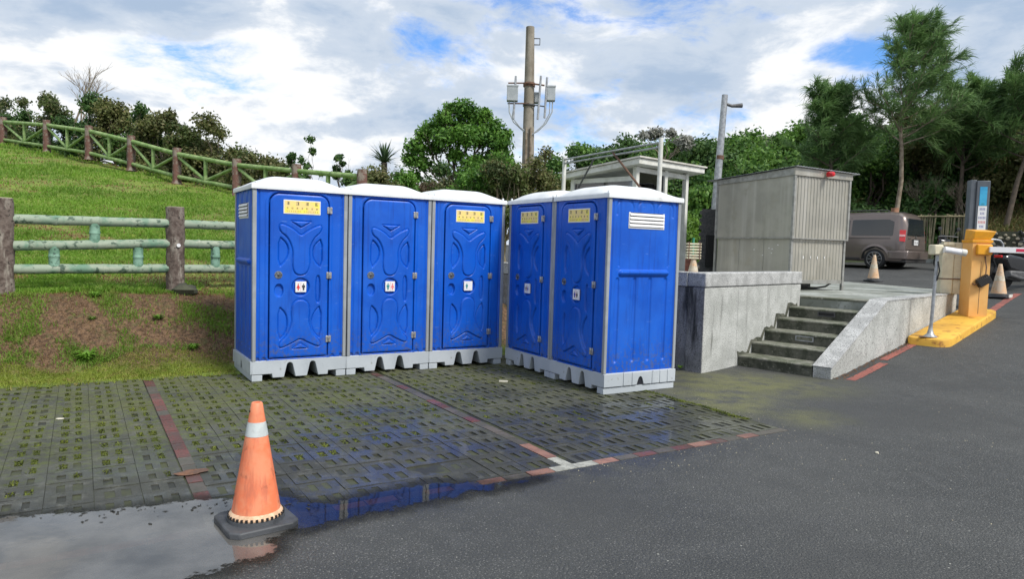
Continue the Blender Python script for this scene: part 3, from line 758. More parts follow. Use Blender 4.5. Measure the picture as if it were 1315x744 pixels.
# ---------------------------------------------------------------- blades and tufts
def blades(name, pts, h, wd, m, lean=0.5, bend=0.4):
    """pts (N,3) roots; h, wd arrays; two-segment blade = quad + tip"""
    n = len(pts)
    a = rng.random(n) * 2 * PI; la = rng.random(n) * 2 * PI; le = rng.random(n) * lean
    wx = np.cos(a) * wd / 2; wy = np.sin(a) * wd / 2
    dx = np.cos(la) * le; dy = np.sin(la) * le
    p0 = pts + np.stack([wx, wy, 0 * wx], -1); p1 = pts - np.stack([wx, wy, 0 * wx], -1)
    m0 = pts + np.stack([dx * h * .5, dy * h * .5, h * .6], -1)
    q0 = m0 - np.stack([wx, wy, 0 * wx], -1) * .7; q1 = m0 + np.stack([wx, wy, 0 * wx], -1) * .7
    t = pts + np.stack([dx * h * (1 + bend), dy * h * (1 + bend), h * (1 - .25 * le)], -1)
    V = np.stack([p0, p1, q0, q1, t], 1).reshape(-1, 3)
    k = np.arange(n) * 5
    F = np.concatenate([np.stack([k, k + 1, k + 2], -1), np.stack([k, k + 2, k + 3], -1), np.stack([k + 3, k + 2, k + 4], -1)])
    me = fast_mesh(name, V, F, 3)
    return obj(name, me, m, kind='stuff')

def sample_hill(n, vmin, vmax, power=2.0):
    """points in the part of the hill that is seen, denser near the camera"""
    out = []
    while sum(len(o) for o in out) < n:
        k = n * 3
        az = rng.uniform(-0.80, -0.05, k); y = 1 / rng.uniform(1 / 34, 1 / 7.0, k); x = az * y
        u = (x - CX) * Ux + (y - CY) * Uy; v = (x - CX) * Vx + (y - CY) * Vy
        past = (y - (16.07 - 0.639 * x)) * 0.843
        ok = (v > vmin) & (v < vmax) & (past < 2.0) & ~((u > -3.9) & (v < 5.2))
        out.append(np.stack([x[ok], y[ok]], -1))
    return np.concatenate(out)[:n]
def on_hill(p): return np.stack([p[:, 0], p[:, 1], hill_z(p[:, 0], p[:, 1])], -1)
# turf of the hillside
p = sample_hill(150000, 6.45, 60)
v_ = (p[:, 0] - CX) * Vx + (p[:, 1] - CY) * Vy
bald = vnoise(p[:, 0], p[:, 1], 0.55, 21) * .6 + vnoise(p[:, 0], p[:, 1], 1.9, 22) * .4
keep = (rng.random(len(p)) > (bald - 0.47) * 4) & (v_ + vnoise(p[:, 0], p[:, 1], 2.0, 5) * .5 > 6.75)
pg = on_hill(p[keep]); dist = np.hypot(pg[:, 0], pg[:, 1])
tall = 0.6 + 0.8 * vnoise(pg[:, 0], pg[:, 1], 1.1, 31)
blades('grass', pg - [0, 0, 0.01], (0.045 + 0.0022 * dist) * tall * rng.uniform(.6, 1.3, len(pg)), 0.0045 + 0.0010 * dist, 'grass_blade', 0.9)
pd = on_hill(p[~keep][:20000]); dist = np.hypot(pd[:, 0], pd[:, 1])
blades('dry_grass', pd - [0, 0, 0.01], 0.045 * rng.uniform(.5, 1.4, len(pd)), 0.004 + 0.0008 * dist, 'grass_dry', 1.4)
# bank between the bay and the front fence: straw, weeds and a green foot
p = sample_hill(80000, 4.50, 6.9)
v_ = (p[:, 0] - CX) * Vx + (p[:, 1] - CY) * Vy
wv = v_ + (vnoise(p[:, 0], p[:, 1], 2.0, 5) - .5) * .5
p = p[(v_ > 4.80) | (rng.random(len(p)) < (v_ - 4.50) * 2.2 * vnoise(p[:, 0], p[:, 1], 5.0, 77))]
v_ = (p[:, 0] - CX) * Vx + (p[:, 1] - CY) * Vy
wv = v_ + (vnoise(p[:, 0], p[:, 1], 2.0, 5) - .5) * .5
foot = wv < 5.30
p2 = on_hill(p[foot]); p2[:, 2] = np.maximum(p2[:, 2], .006); blades('bank_foot_grass', p2 - [0, 0, .006], rng.uniform(.015, .05, len(p2)), np.full(len(p2), .007), 'grass_foot', 1.2)
mid = p[~foot]; mp = on_hill(mid[rng.random(len(mid)) < .55])
blades('straw', mp - [0, 0, .004], rng.uniform(.012, .035, len(mp)), np.full(len(mp), .006), 'grass_dry', 2.6)
cl = vnoise(mid[:, 0], mid[:, 1], 2.6, 41) * .6 + vnoise(mid[:, 0], mid[:, 1], 7.0, 42) * .4
u_ = (mid[:, 0] - CX) * Ux + (mid[:, 1] - CY) * Uy
mg = on_hill(mid[(cl + rng.normal(0, .10, len(mid)) > 0.605 - .06 * (u_ > -5.2))])
blades('bank_grass', mg - [0, 0, .004], rng.uniform(.03, .075, len(mg)), np.full(len(mg), .008), 'grass_blade', 1.2)

# moss and grass standing in the slots of the blocks
pts = []
for (d2, u0, v0) in cells:
    if d2 > 1e6 and v0 < 4.2 and u0 < -7: continue
    x, y, _ = uv(u0, v0)
    lush = np.clip((-u0 - 0.9) / 3.0, 0, 1) * np.clip((v0 - 0.75) / 0.9, 0, 1)
    lush = max(lush, 0.60 * np.clip((v0 - 1.6) / 1.2, 0, 1), 0.25 * (v0 > .9))
    pn = float(vnoise(np.array([x]), np.array([y]), 1.4, 51)[0])
    if v0 < 0.75 and u0 < -3: continue
    for sx0 in (0.058, 0.150):
        if random.random() < lush * (0.55 + pn * 0.9):
            n = int(60 * (0.4 + lush * random.random()))
            a = rng.uniform(-0.003, 0.052, n) + u0 + sx0; b = rng.uniform(0.045, 0.190, n) + v0
            pts.append(np.stack([CX + a * Ux + b * Vx, CY + a * Uy + b * Vy, np.full(n, -0.010)], -1))
pts = np.concatenate(pts)
eu = rng.uniform(0.35, 4.8, 5200); ew = rng.normal(0, .020, 5200) + .012 * np.sin(eu * 9)
pts = np.concatenate([pts, np.stack([CX + ew * Ux + eu * Vx, CY + ew * Uy + eu * Vy, np.full(5200, -0.004)], -1)])
blades('slot_moss', pts, rng.uniform(.007, .020, len(pts)), np.full(len(pts), .011), 'moss_tuft', 2.2)

# weeds on the bank: little rosettes of broad leaves, one thing each
def rosette(n, ln, seed):
    r_ = random.Random(seed); mb = MB()
    for k in range(n):
        a = r_.uniform(0, 2 * PI); L = ln * r_.uniform(.5, 1.1); up = r_.uniform(.25, .8); w_ = L * .09
        d = Vector((math.cos(a), math.sin(a), 0)); s_ = Vector((-d.y, d.x, 0)) * w_
        p0 = d * .01; p1 = d * L * .5 + Vector((0, 0, L * up)); p2 = d * L + Vector((0, 0, L * up * .8))
        mb.add([p0 - s_ * .3, p0 + s_ * .3, p1 + s_, p1 - s_, p2], [(0, 1, 2, 3), (3, 2, 4)])
    return mb.mesh('weed', 0)
wme = [rosette(80, .12, 1), rosette(64, .10, 2), rosette(90, .14, 3)]
for q in wme: q.materials.append(M['weed_green'])
weeds = [(-4.93, 8.05, 1.3, 'bright green weed low on the bank, biggest tuft just above the paving'), (-5.15, 8.55, 1.0, 'dull green weed in the bare middle of the bank'),
         (-6.05, 8.0, 1.1, 'green weed tuft at the far left of the bare bank'), (-4.55, 8.95, 1.2, 'leafy weed on the bank under the right fence post'),
         (-5.6, 7.45, .9, 'small weed at the foot of the bank left of the bricks'), (-4.0, 8.75, 1.2, 'weed patch on the bank close to the leftmost toilet'),
         (-5.35, 8.95, 1.4, 'spreading green weed just below the middle of the front fence'), (2.30, 9.35, .9, 'small weed clump between the right end toilet and the low wall')]
for i, (x, y, s_, lb) in enumerate(weeds):
    z = float(hill_z(x, y)) if x < 0 else 0.03
    o = obj('weed', wme[i % 3], None, loc=(x, y, z), rz=i); o.scale = (s_ * (1.0 if i == 0 else .62),) * 3
    tag(o, lb, 'weed', 'weeds on the bank')

# ---------------------------------------------------------------- portable toilets
TW, TD, Z1, Z2 = 1.078, 1.055, 0.232, 2.175
def seg_sd(px, pz, poly):
    """signed distance (negative inside) from grid points to a closed polygon"""
    n = len(poly); d = np.full(px.shape, 1e9); inside = np.zeros(px.shape, bool)
    for i in range(n):
        ax, az = poly[i]; bx, bz = poly[(i + 1) % n]
        ex, ez = bx - ax, bz - az; wx, wz = px - ax, pz - az
        t = np.clip((wx * ex + wz * ez) / (ex * ex + ez * ez + 1e-12), 0, 1)
        d = np.minimum(d, (wx - ex * t) ** 2 + (wz - ez * t) ** 2)
        c = ((az > pz) != (bz > pz)) & (px < (bx - ax) * (pz - az) / (bz - az + 1e-12) + ax)
        inside ^= c
    d = np.sqrt(d)
    return np.where(inside, -d, d)
def smooth_poly(poly, it=2):
    for _ in range(it):
        o = []
        for i in range(len(poly)):
            a = poly[i]; b = poly[(i + 1) % len(poly)]
            o += [(a[0] * .75 + b[0] * .25, a[1] * .75 + b[1] * .25), (a[0] * .25 + b[0] * .75, a[1] * .25 + b[1] * .75)]
        poly = o
    return poly
def relief(name, xs, zs, hf, keep=None, back=None):
    """a moulded panel: grid in x,z whose relief comes out of -y; back = depth of the returned rim"""
    X, Z = np.meshgrid(xs, zs, indexing='ij'); H = hf(X, Z); nx, nz = X.shape
    V = np.stack([X, -H, Z], -1).reshape(-1, 3)
    i, j = np.meshgrid(np.arange(nx - 1), np.arange(nz - 1), indexing='ij')
    a = i * nz + j; F = np.stack([a, a + nz, a + nz + 1, a + 1], -1).reshape(-1, 4)
    if keep is not None:
        cx = (X[:-1, :-1] + X[1:, 1:]) / 2; cz = (Z[:-1, :-1] + Z[1:, 1:]) / 2
        F = F[keep(cx, cz).reshape(-1)]
    if back is not None:
        rim = [k * nz for k in range(nx)] + [(nx - 1) * nz + k for k in range(1, nz)] + [k * nz + nz - 1 for k in range(nx - 2, -1, -1)] + [k for k in range(nz - 2, 0, -1)]
        o = len(V); B = V[rim].copy(); B[:, 1] = back
        V = np.concatenate([V, B]); n = len(rim); k = np.arange(n); r2 = np.array(rim)
        F = np.concatenate([F, np.stack([r2[(k + 1) % n], r2, o + k, o + (k + 1) % n], -1)])
    me = fast_mesh(name, V, F, 4); fix(me, 50, False)
    return me
DX0, DX1, DZ0, DZ1 = -0.352, 0.306, 0.262, 2.125
def dpt(x, y): return (DX0 + (x - 150) / 185 * (DX1 - DX0), DZ0 + (640 - y) / 545 * (DZ1 - DZ0))
def P2(l): return [dpt(*q) for q in l]
vase_t = smooth_poly(P2([(178, 191), (178, 218), (205, 237), (222, 280), (219, 320), (224, 356), (246, 366), (268, 356), (277, 320), (272, 280), (285, 240), (313, 215), (313, 191), (285, 203), (262, 218), (246, 232), (228, 214), (205, 200)]), 2)
vase_b = smooth_poly(P2([(180, 612), (180, 590), (205, 568), (220, 525), (217, 490), (222, 455), (247, 443), (272, 455), (277, 490), (272, 525), (290, 570), (312, 590), (312, 612), (270, 592), (247, 577), (222, 592)]), 2)
lens = [smooth_poly(P2(l), 1) for l in ([(176, 233), (202, 256), (209, 285), (200, 314), (176, 340)], [(316, 236), (290, 260), (283, 288), (291, 318), (316, 340)],
        [(176, 466), (200, 490), (207, 525), (200, 560), (176, 585)], [(314, 464), (290, 490), (281, 525), (290, 560), (314, 583)])]
tri = [P2([(215, 183), (278, 183), (246, 203)]), P2([(222, 612), (270, 612), (247, 595)])]
def ell(cx, cy, rx, ry, n=24): 
    c = dpt(cx, cy); return [(c[0] + rx * math.cos(2 * PI * k / n), c[1] + ry * math.sin(2 * PI * k / n)) for k in range(n)]
circ = ell(247, 403, .098, .098); pull = ell(178, 415, .048, .072); slot = smooth_poly(P2([(296, 366), (310, 366), (310, 456), (296, 456)]), 2)
def door_h(x, z):
    h = np.full(x.shape, 0.014)
    def add(poly, amp, soft=0.010):
        nonlocal h
        sd = seg_sd(x, z, poly); t = np.clip((soft / 2 - sd) / soft, 0, 1); h = h + amp * t * t * (3 - 2 * t)
    add(vase_t, 0.013, .008); add(vase_b, 0.013, .008)
    for l in lens: add(l, -0.015, .008)
    for l in tri: add(l, 0.013, .008)
    add(circ, -0.020, .008); add(pull, -0.030, 0.014); add(slot, -0.014, .008)
    for l in [vase_t, vase_b, circ, slot] + lens + tri:      # moulded crease along every outline
        sd = seg_sd(x, z, l); h = h - 0.008 * np.exp(-((np.abs(sd) - .002) / .006) ** 2)
    e = np.minimum(np.minimum(x - DX0, DX1 - x), np.minimum(z - DZ0, DZ1 - z)); t = np.clip(e / 0.014, 0, 1)
    return h * (0.55 + 0.45 * t)
def round_door(me, r=0.105):
    for v in me.vertices:
        for sgn, xc in ((-1, DX0 + r), (1, DX1 - r)):
            zc = DZ1 - r
            if (v.co.x - xc) * sgn > 0 and v.co.z > zc:
                dx, dz = v.co.x - xc, v.co.z - zc
                m_ = max(abs(dx), abs(dz)); L = math.hypot(dx, dz)
                if L > 0: v.co.x = xc + dx / L * m_; v.co.z = zc + dz / L * m_
door_me = relief('door', np.arange(DX0, DX1 + 1e-4, (DX1 - DX0) / 130), np.linspace(DZ0, DZ1, 340), door_h, back=0.012)
round_door(door_me); door_me.materials.append(M['blue_plastic'])
def rrect(x0, x1, z0, z1, r, n=8):
    P = []
    for cx, cz, a0 in ((x1 - r, z1 - r, 0), (x0 + r, z1 - r, 90)):
        for k in range(n + 1):
            a = R(a0 + 90 * k / n); P.append((cx + r * math.cos(a), cz + r * math.sin(a)))
    return P + [(x0, z0), (x1, z0)]
door_out = rrect(DX0, DX1, DZ0, DZ1, 0.105)
def front_h(x, z):
    sd = seg_sd(x, z, door_out)
    h = np.full(x.shape, 0.006)
    h = h + 0.012 * sstep(sd, 0.012, 0.020) * (1 - sstep(sd, 0.045, 0.055)) * 0.6
    h = h - 0.034 * (1 - sstep(sd, 0.009, 0.016))
    side = np.abs(x) - 0.47
    h = h - 0.012 * (1 - sstep(np.abs(side), 0.004, 0.014))
    for sx0 in (-0.485, -0.41, 0.375, 0.485):      # little scallops along the foot
        h = h - 0.014 * (1 - sstep(np.hypot(x - sx0, (z - Z1 - 0.005) * .8), 0.020, 0.030))
    return h
front_me = relief('front_panel', np.linspace(-0.512, 0.512, 172), np.linspace(Z1, Z2, 260), front_h,
                  keep=lambda x, z: ~((x > DX0 + .02) & (x < DX1 - .02) & (z > DZ0 + .02) & (z < DZ1 - .12)))
front_me.materials.append(M['blue_plastic'])
def side_h(x, z):
    q = (x + 0.525) / 1.05
    h = np.full(x.shape, 0.004)
    for c in (.15, .385, .60, .82):      # channels of the lower half
        d = np.hypot(np.abs(q - c) * 1.05, np.maximum(0, np.maximum(.37 - z, z - 1.27)))
        h = h - 0.014 * (1 - sstep(d, 0.016, 0.030))
    rd = np.maximum(np.abs(q - .505) - .32, 0) * 1.05; rz_ = np.abs(z - 1.345)
    h = h + 0.026 * (1 - sstep(np.hypot(rd, rz_), 0.016, 0.034)) + 0.010 * (1 - sstep(np.maximum(rz_ - .02, 0) + rd, .0, .02)) * (z > 1.345)
    for c in (.22, .5, .78):             # arches under the roof
        rr = np.hypot((q - c) * 1.05, np.maximum(z - 2.06, 0) * 1.0); 
        h = h - 0.008 * (1 - sstep(np.abs(rr - .115), 0.008, 0.018)) * (z > 1.98)
    h = h - 0.010 * (1 - sstep(np.abs(np.abs(q - .5) - .44), .006, .016))
    h = h - 0.007 * (1 - sstep(np.abs(np.abs(q - .5) - .34), .006, .014)) * (z > 1.42)
    return h
side_me = relief('side_panel', np.linspace(-0.497, 0.497, 170), np.linspace(Z1, Z2, 200), side_h); side_me.materials.append(M['blue_plastic'])
def roof_mesh():
    n = 44
    xs = np.linspace(-1, 1, n); X, Y = np.meshgrid(xs, xs, indexing='ij')
    f = lambda t: np.sin(np.clip((1 - np.abs(t)) / 0.62, 0, 1) * PI / 2) ** 1.15
    Z = 2.222 + 0.118 * f(X) * (0.35 + 0.65 * f(Y)) * np.clip((1 - np.abs(Y)) * 9, 0, 1)
    V = np.stack([X * .551, Y * .541, Z], -1).reshape(-1, 3)
    i, j = np.meshgrid(np.arange(n - 1), np.arange(n - 1), indexing='ij'); a = i * n + j
    F = [tuple(q) for q in np.stack([a, a + n, a + n + 1, a + 1], -1).reshape(-1, 4)]
    V = [tuple(v) for v in V]
    rim = [k * n for k in range(n)] + [(n - 1) * n + k for k in range(1, n)] + [k * n + n - 1 for k in range(n - 2, -1, -1)] + [k for k in range(n - 2, 0, -1)]
    m_ = len(rim); prev = rim
    for (o, z) in ((1.012, 2.205), (1.010, 2.168), (0.965, 2.168)):
        k0 = len(V)
        for r_ in rim: V.append((V[r_][0] * o, V[r_][1] * o, z))
        cur = list(range(k0, k0 + m_))
        for k in range(m_): F.append((prev[(k + 1) % m_], prev[k], cur[k], cur[(k + 1) % m_]))
        prev = cur
    me = bpy.data.meshes.new('roof'); me.from_pydata(V, [], F); me.update(); fix(me, 50); me.materials.append(M['white_plastic'])
    return me
roof_me = roof_mesh()
def xz(r, z): return (-TW / 2 + r * TW, z)
def arch(x0, x1, top, n=5):
    """notch open at the bottom, from left foot to right foot"""
    c = (x0 + x1) / 2; r = (x1 - x0) * .27; P = []
    for k in range(n + 1):
        a = PI - PI * k / n; P.append((c + r * math.cos(a), top - 0.035 + 0.035 * math.sin(a)))
    return P
prof = [xz(0, .077), xz(.205, .077), xz(.21, .03), xz(.33, .03)] + [xz(*q) for q in arch(.33, .45, .200)] + [xz(.45, .03), xz(.574, .03)] + \
       [xz(*q) for q in arch(.574, .694, .200)] + [xz(.694, .03), xz(.80, .03), xz(.805, .077), xz(1, .077), xz(1, Z1 - .012), xz(.995, Z1), xz(.005, Z1), xz(0, Z1 - .012)]

def figure(mb, x, z, h, female):
    """flat pictogram of a standing person in the xz plane"""
    T = Matrix.Translation((x, 0, z)) @ Matrix.Diagonal((h, 1, h, 1))
    mb.prism([(.10 * math.cos(2 * PI * k / 10), .88 + .10 * math.sin(2 * PI * k / 10)) for k in range(10)], 0, -.0012, 'y', T)
    if female: mb.prism([(-.11, .74), (.11, .74), (.27, .30), (.10, .30), (.10, 0), (-.10, 0), (-.10, .30), (-.27, .30)], 0, -.0012, 'y', T)
    else: mb.prism([(-.22, .74), (.22, .74), (.22, .38), (.12, .38), (.12, 0), (-.12, 0), (-.12, .38), (-.22, .38)], 0, -.0012, 'y', T)

def make_toilet(label):
    t = thing('portable_toilet', label, 'portable toilet', group='blue portable toilets')
    obj('base', MB().prism(prof, -TD / 2 + .003, TD / 2, 'y'), 'grey_plastic', t, bevel=.006)
    for s_ in (-1, 1):
        obj('skid', MB().box(*((s_ * TW / 2, s_ * (TW / 2 - .115)) if s_ < 0 else (TW / 2 - .115, TW / 2)), -TD / 2 + .008, TD / 2 - .008, 0, .072), 'grey_plastic', t, bevel=.005)
        # ribbed cheek of the base with its lifting pocket
        T = Matrix.Rotation(s_ * PI / 2, 4, 'Z') @ Matrix.Translation((0, -TW / 2, 0))
        ck = MB()
        edges = [0, .26, .38, .66, .77, .88, 1]
        for a, b in zip(edges[:-1], edges[1:]):
            if s_ < 0: a, b = 1 - b, 1 - a
            x0 = -TD / 2 + a * TD + .003; x1 = -TD / 2 + b * TD - .003
            if abs((b - a) - .28) < .01:
                c = -TD / 2 + ((.495 if s_ > 0 else .505) * TD)
                ck.prism([(x0, .082), (c - .052, .082), (c - .035, .135), (c - .022, .165), (c, .177), (c + .022, .165), (c + .035, .135), (c + .052, .082), (x1, .082), (x1, Z1 - .004), (x0, Z1 - .004)], 0, -.016, 'y', T)
            else: ck.box(x0, x1, -.016, 0, .082, Z1 - .004, T)
        obj('base_cheek', ck, 'grey_plastic', t, bevel=.003)
        pk = MB().box(-.05 + (.495 - .5) * s_ * TD, .05 + (.495 - .5) * s_ * TD, -.002, 0, .083, .175, T); obj('lifting_pocket', pk, 'dark_gap', t)
    for sx_ in (-1, 1):
        for sy_ in (-1, 1):
            cx, cy = sx_ * (TW / 2 - .021), sy_ * (TD / 2 - .021)
            obj('corner_post', MB().box(cx - .0215, cx + .0215, cy - .0215, cy + .0215, Z1 - .003, Z2 + .01), 'post_grey', t, bevel=.008)
    o = obj('front_panel', front_me, None, t); o.location = (0, -TD / 2 + .016, 0)
    for s_ in (-1, 1):
        o = obj('side_panel', side_me, None, t, rz=s_ * PI / 2); o.location = (s_ * (TW / 2 - .016), 0, 0)
    o = obj('back_panel', side_me, None, t, rz=PI); o.location = (0, TD / 2 - .016, 0)
    # side vents
    for s_ in (-1, 1):
        T = Matrix.Rotation(s_ * PI / 2, 4, 'Z') @ Matrix.Translation((0.018 * s_, -TW / 2 + .014, 0))
        v = obj('side_vent', MB().box(-.262, .262, -.008, 0, 1.845, 2.025, T), 'sign_white', t, bevel=.003)
        for k in range(4):
            z = 1.866 + k * .040
            obj('vent_slat', MB().add([(-.25, -.012, z), (.25, -.012, z), (.25, -.022, z + .004), (-.25, -.022, z + .004), (-.25, -.010, z + .030), (.25, -.010, z + .030)], [(0, 1, 2, 3), (3, 2, 5, 4)], T), 'sign_white', v)
            if k < 4: obj('vent_opening', MB().box(-.24, .24, -.0095, -.008, z + .029, z + .0385, T), 'dark_gap', v)
    d = obj('door', door_me, None, t); d.location = (0, -TD / 2 + .004, 0)
    yD = -TD / 2 + .004
    for z in (1.965, 1.205, 0.455):
        hg = MB().box(DX1 - .018, DX1 + .010, -.022, -.006, z - .038, z + .038, Matrix.Translation((0, 0, 0)))
        hg.box(DX1 + .016, DX1 + .044, -.020, -.004, z - .038, z + .038)
        hg.tube([(DX1 + .013, -.024, z - .034), (DX1 + .013, -.024, z + .034)], .008, 8)
        obj('hinge', hg, 'hinge_metal', d, bevel=.002)
    c = dpt(176, 363)
    T = Matrix.Translation((c[0], -.012, c[1])) @ Matrix.Rotation(PI / 2, 4, 'X')
    obj('door_latch', MB().lathe([(.044, 0), (.044, .006), (.034, .008), (.030, .004), (.012, .004), (.011, .010)], 24, T), 'latch_metal', d)
    obj('latch_keyhole', MB().box(c[0] - .012, c[0] + .014, -.026, -.020, c[1] - .006, c[1] + .006), 'dark_metal', d)
    # white square with pictograms
    c = dpt(247, 403)
    T = Matrix.Translation((c[0], 0, c[1]))
    rs = obj('restroom_sign', MB().box(-.062, .062, -.018, -.001, -.062, .062, T), 'sign_white', t, bevel=.003); rs.location = (0, yD, 0)
    # yellow notice with rows of characters
    x0, z1 = dpt(190, 113); x1, z0 = dpt(308, 158)
    z0 -= .004
    np_ = obj('notice_plate', MB().box(x0, x1, -.019, -.012, z0, z1), 'sign_white', t); np_.location = (0, yD, 0)
    obj('notice_face', MB().box(x0 + .010, x1 - .010, -.0205, -.0185, z0 + .010, z1 - .010), 'sign_yellow', np_)
    r_ = random.Random(5)
    big = MB(); small = MB()
    Wd = x1 - x0
    def glyph(mb, cx, cz, s_, n):
        for k in range(n):
            if k % 2 == 0: mb.box(cx - s_ * .45, cx + s_ * .45, -.0215, -.020, cz + s_ * (-.42 + .84 * k / max(1, n - 1)) - s_ * .06, cz + s_ * (-.42 + .84 * k / max(1, n - 1)) + s_ * .06)
            else:
                q = cx + s_ * r_.uniform(-.35, .35); mb.box(q - s_ * .06, q + s_ * .06, -.0216, -.020, cz - s_ * .45, cz + s_ * .45)
    for k in range(4): glyph(big, x0 + Wd * (.12 + .255 * k), z1 - .038, .036, 5)
    for k in range(7): glyph(small, x0 + Wd * (.10 + .133 * k), (z0 + z1) / 2 - .012, .022, 4)
    for k in range(15):
        if k == 7: continue
        glyph(small, x0 + Wd * (.09 + .0585 * k), z0 + .030, .015, 3)
    obj('large_characters', big, 'ink_dark', np_); obj('small_characters', small, 'ink_brown', np_)
    obj('roof', roof_me, None, t)
    bt = t
    for sx_ in (-1, 1):
        obj('roof_bolt', MB().lathe([(.013, 2.20), (.013, 2.245), (.006, 2.252)], 8, Matrix.Translation((sx_ * .505, -.515, 0))), 'white_plastic', t)
    return t
T1 = make_toilet('leftmost blue portable toilet, its left side showing, red and dark figures on the door')
ca, sa = math.cos(UA), math.sin(UA); UB = -1.04; cb, sb = math.cos(UB), math.sin(UB)
def rowA(i): 
    u_, v_ = 1.0913 * i + .5457, 1.058 / 2
    return (-2.896 + u_ * ca - v_ * sa, 7.7535 + u_ * sa + v_ * ca, 0)
def rowB(i):
    u_, v_ = 1.082 * i + .541, 1.055 / 2
    return (-.0652 + u_ * cb - v_ * sb, 9.473 + u_ * sb + v_ * cb, 0)
T1.location = rowA(0); T1.rotation_euler = (0, 0, UA)
T2 = dup(T1, rowA(1), UA, 'second blue portable toilet from the left, the only one without a yellow notice', skip=('notice_plate',))
T3 = dup(T1, rowA(2), UA, 'middle blue portable toilet at the inner corner, one small green figure on its sign')
T4 = dup(T1, rowB(0), UB, 'blue portable toilet turned left, between the inner corner and the rightmost toilet')
T5 = dup(T1, rowB(1), UB, 'rightmost blue portable toilet nearest the road, wide side with white vent facing us')
def add_figures(t, specs):
    rs = [c for c in t.children if c.name.split('.')[0] == 'restroom_sign'][0]
    c = dpt(247, 403)
    for (dx, fem, m, h) in specs:
        mb = MB(); figure(mb, c[0] + dx, c[1] - h / 2, h, fem)
        o = obj('pictogram', mb, m, rs); o.location = (0, -.0185, 0)
    if len(specs) > 1: 
        o = obj('dividing_line', MB().box(c[0] - .0015, c[0] + .0015, -.0012, 0, c[1] - .05, c[1] + .05), 'ink_pink', rs); o.location = (0, -.0185, 0)
add_figures(T1, [(-.030, True, 'ink_red', .078), (.030, False, 'ink_dark', .078)])
add_figures(T2, [(-.028, False, 'ink_teal', .082), (.030, True, 'ink_pink', .082)])
add_figures(T3, [(-.022, False, 'ink_teal', .070)])
add_figures(T4, [(-.022, False, 'ink_dark', .066), (.022, True, 'ink_blue', .060)])
add_figures(T5, [(-.024, False, 'ink_blue', .070), (.022, True, 'ink_dark', .070)])

# ---------------------------------------------------------------- traffic cones
def make_cone(label, h, r, loc, rz, kind='orange', base=.19, group=None):
    t = thing('traffic_cone', label, 'traffic cone', loc, rz, group)
    m = 'cone_orange' if kind == 'orange' else 'cone_faded'; bm_ = 'cone_band' if kind == 'orange' else 'cone_faded_band'
    c = .045 * base / .19
    bp = MB().prism([(-base + c, -base), (base - c, -base), (base, -base + c), (base, base - c), (base - c, base), (-base + c, base), (-base, base - c), (-base, -base + c)], 0, .038, 'z')
    obj('base_plate', bp, 'rubber', t, bevel=.008)
    obj('base_rise', MB().lathe([(r * 1.18, .038), (r * 1.16, .058), (r * 1.06, .064)], 32), 'rubber', t)
    if kind == 'orange':
        fl = obj('flange', MB().lathe([(r * 1.12, .060), (r * 1.13, .068), (r * 1.06, .082), (r * .99, .092)], 40), 'cone_flange', t)
        tb = MB()
        for k in range(34):
            a = 2 * PI * k / 34
            tb.box(-.0065, .0065, -.004, .004, .060, .076, Matrix.Rotation(a, 4, 'Z') @ Matrix.Translation((0, -r * 1.125, 0)))
        obj('flange_teeth', tb, 'black', fl)
    zt = [.085, .35, .70, .82, 1.0]
    def rad(f): return r + (.030 * (h / .69) - r) * f
    z0 = .088
    prof_ = [(r, z0)] + [(rad(f), z0 + (h - z0) * f) for f in (.15, .3, .45, .6, .75, .9)] + [(rad(1), h), (rad(1) - .004, h + .004), (rad(1) - .012, h + .003), (rad(1) - .014, h - .05)]
    obj('cone_body', MB().lathe(prof_, 32), m, t)
    b0, b1 = (.70, .83) if kind == 'orange' else (.42, .60)
    obj('reflective_band', MB().lathe([(rad(b0) + .0015, z0 + (h - z0) * b0), (rad(b1) + .0015, z0 + (h - z0) * b1)], 32, cap=False), bm_, t)
    if kind == 'orange':
        obj('hole', MB().disc(.006, .003, 10, Matrix.Translation((0, -rad(.93) - .001, z0 + (h - z0) * .93)) @ Matrix.Rotation(PI / 2, 4, 'X')), 'black', t)
    return t
make_cone('orange traffic cone with one pale reflective band standing in the puddle in front', .69, .131, (-1.405, 3.85, 0.0), -.91)
make_cone('faded tan traffic cone standing on the asphalt behind the platform, left of the grey van', .70, .14, (9.56, 18.5, road_z(9.56, 18.5)), .3, 'faded')
t = make_cone('faded orange traffic cone with dirty bands behind the yellow barrier cabinet', .72, .15, (10.46, 15.0, road_z(10.46, 15.0) + .002), .8, 'faded', .22)
obj('upper_band', MB().lathe([(.083, .44), (.062, .53)], 24, cap=False), 'cone_faded_band', t)
obj('white_skirt', MB().prism([(-.19, -.222), (.19, -.222), (.19, -.205), (-.19, -.205)], .012, .075, 'z'), 'white_paint', t)
make_cone('pale traffic cone on the platform beside the metal shed, under the slatted basket', .62, .13, (3.36, 13.0, PLAT), .2, 'faded')
t = thing('slatted_basket', 'small cream slatted basket hung over the pale cone left of the metal shed', 'basket', (3.35, 13.0, 1.46))
for k in range(6):
    z = .02 + k * .052
    obj('slat', MB().box(-.13, .13, -.065, .065, z, z + .030), 'cream', t, bevel=.003)
for s_ in (-1, 1): obj('side_strap', MB().box(s_ * .10 - .008, s_ * .10 + .008, -.069, .069, 0, .33), 'rust', t)

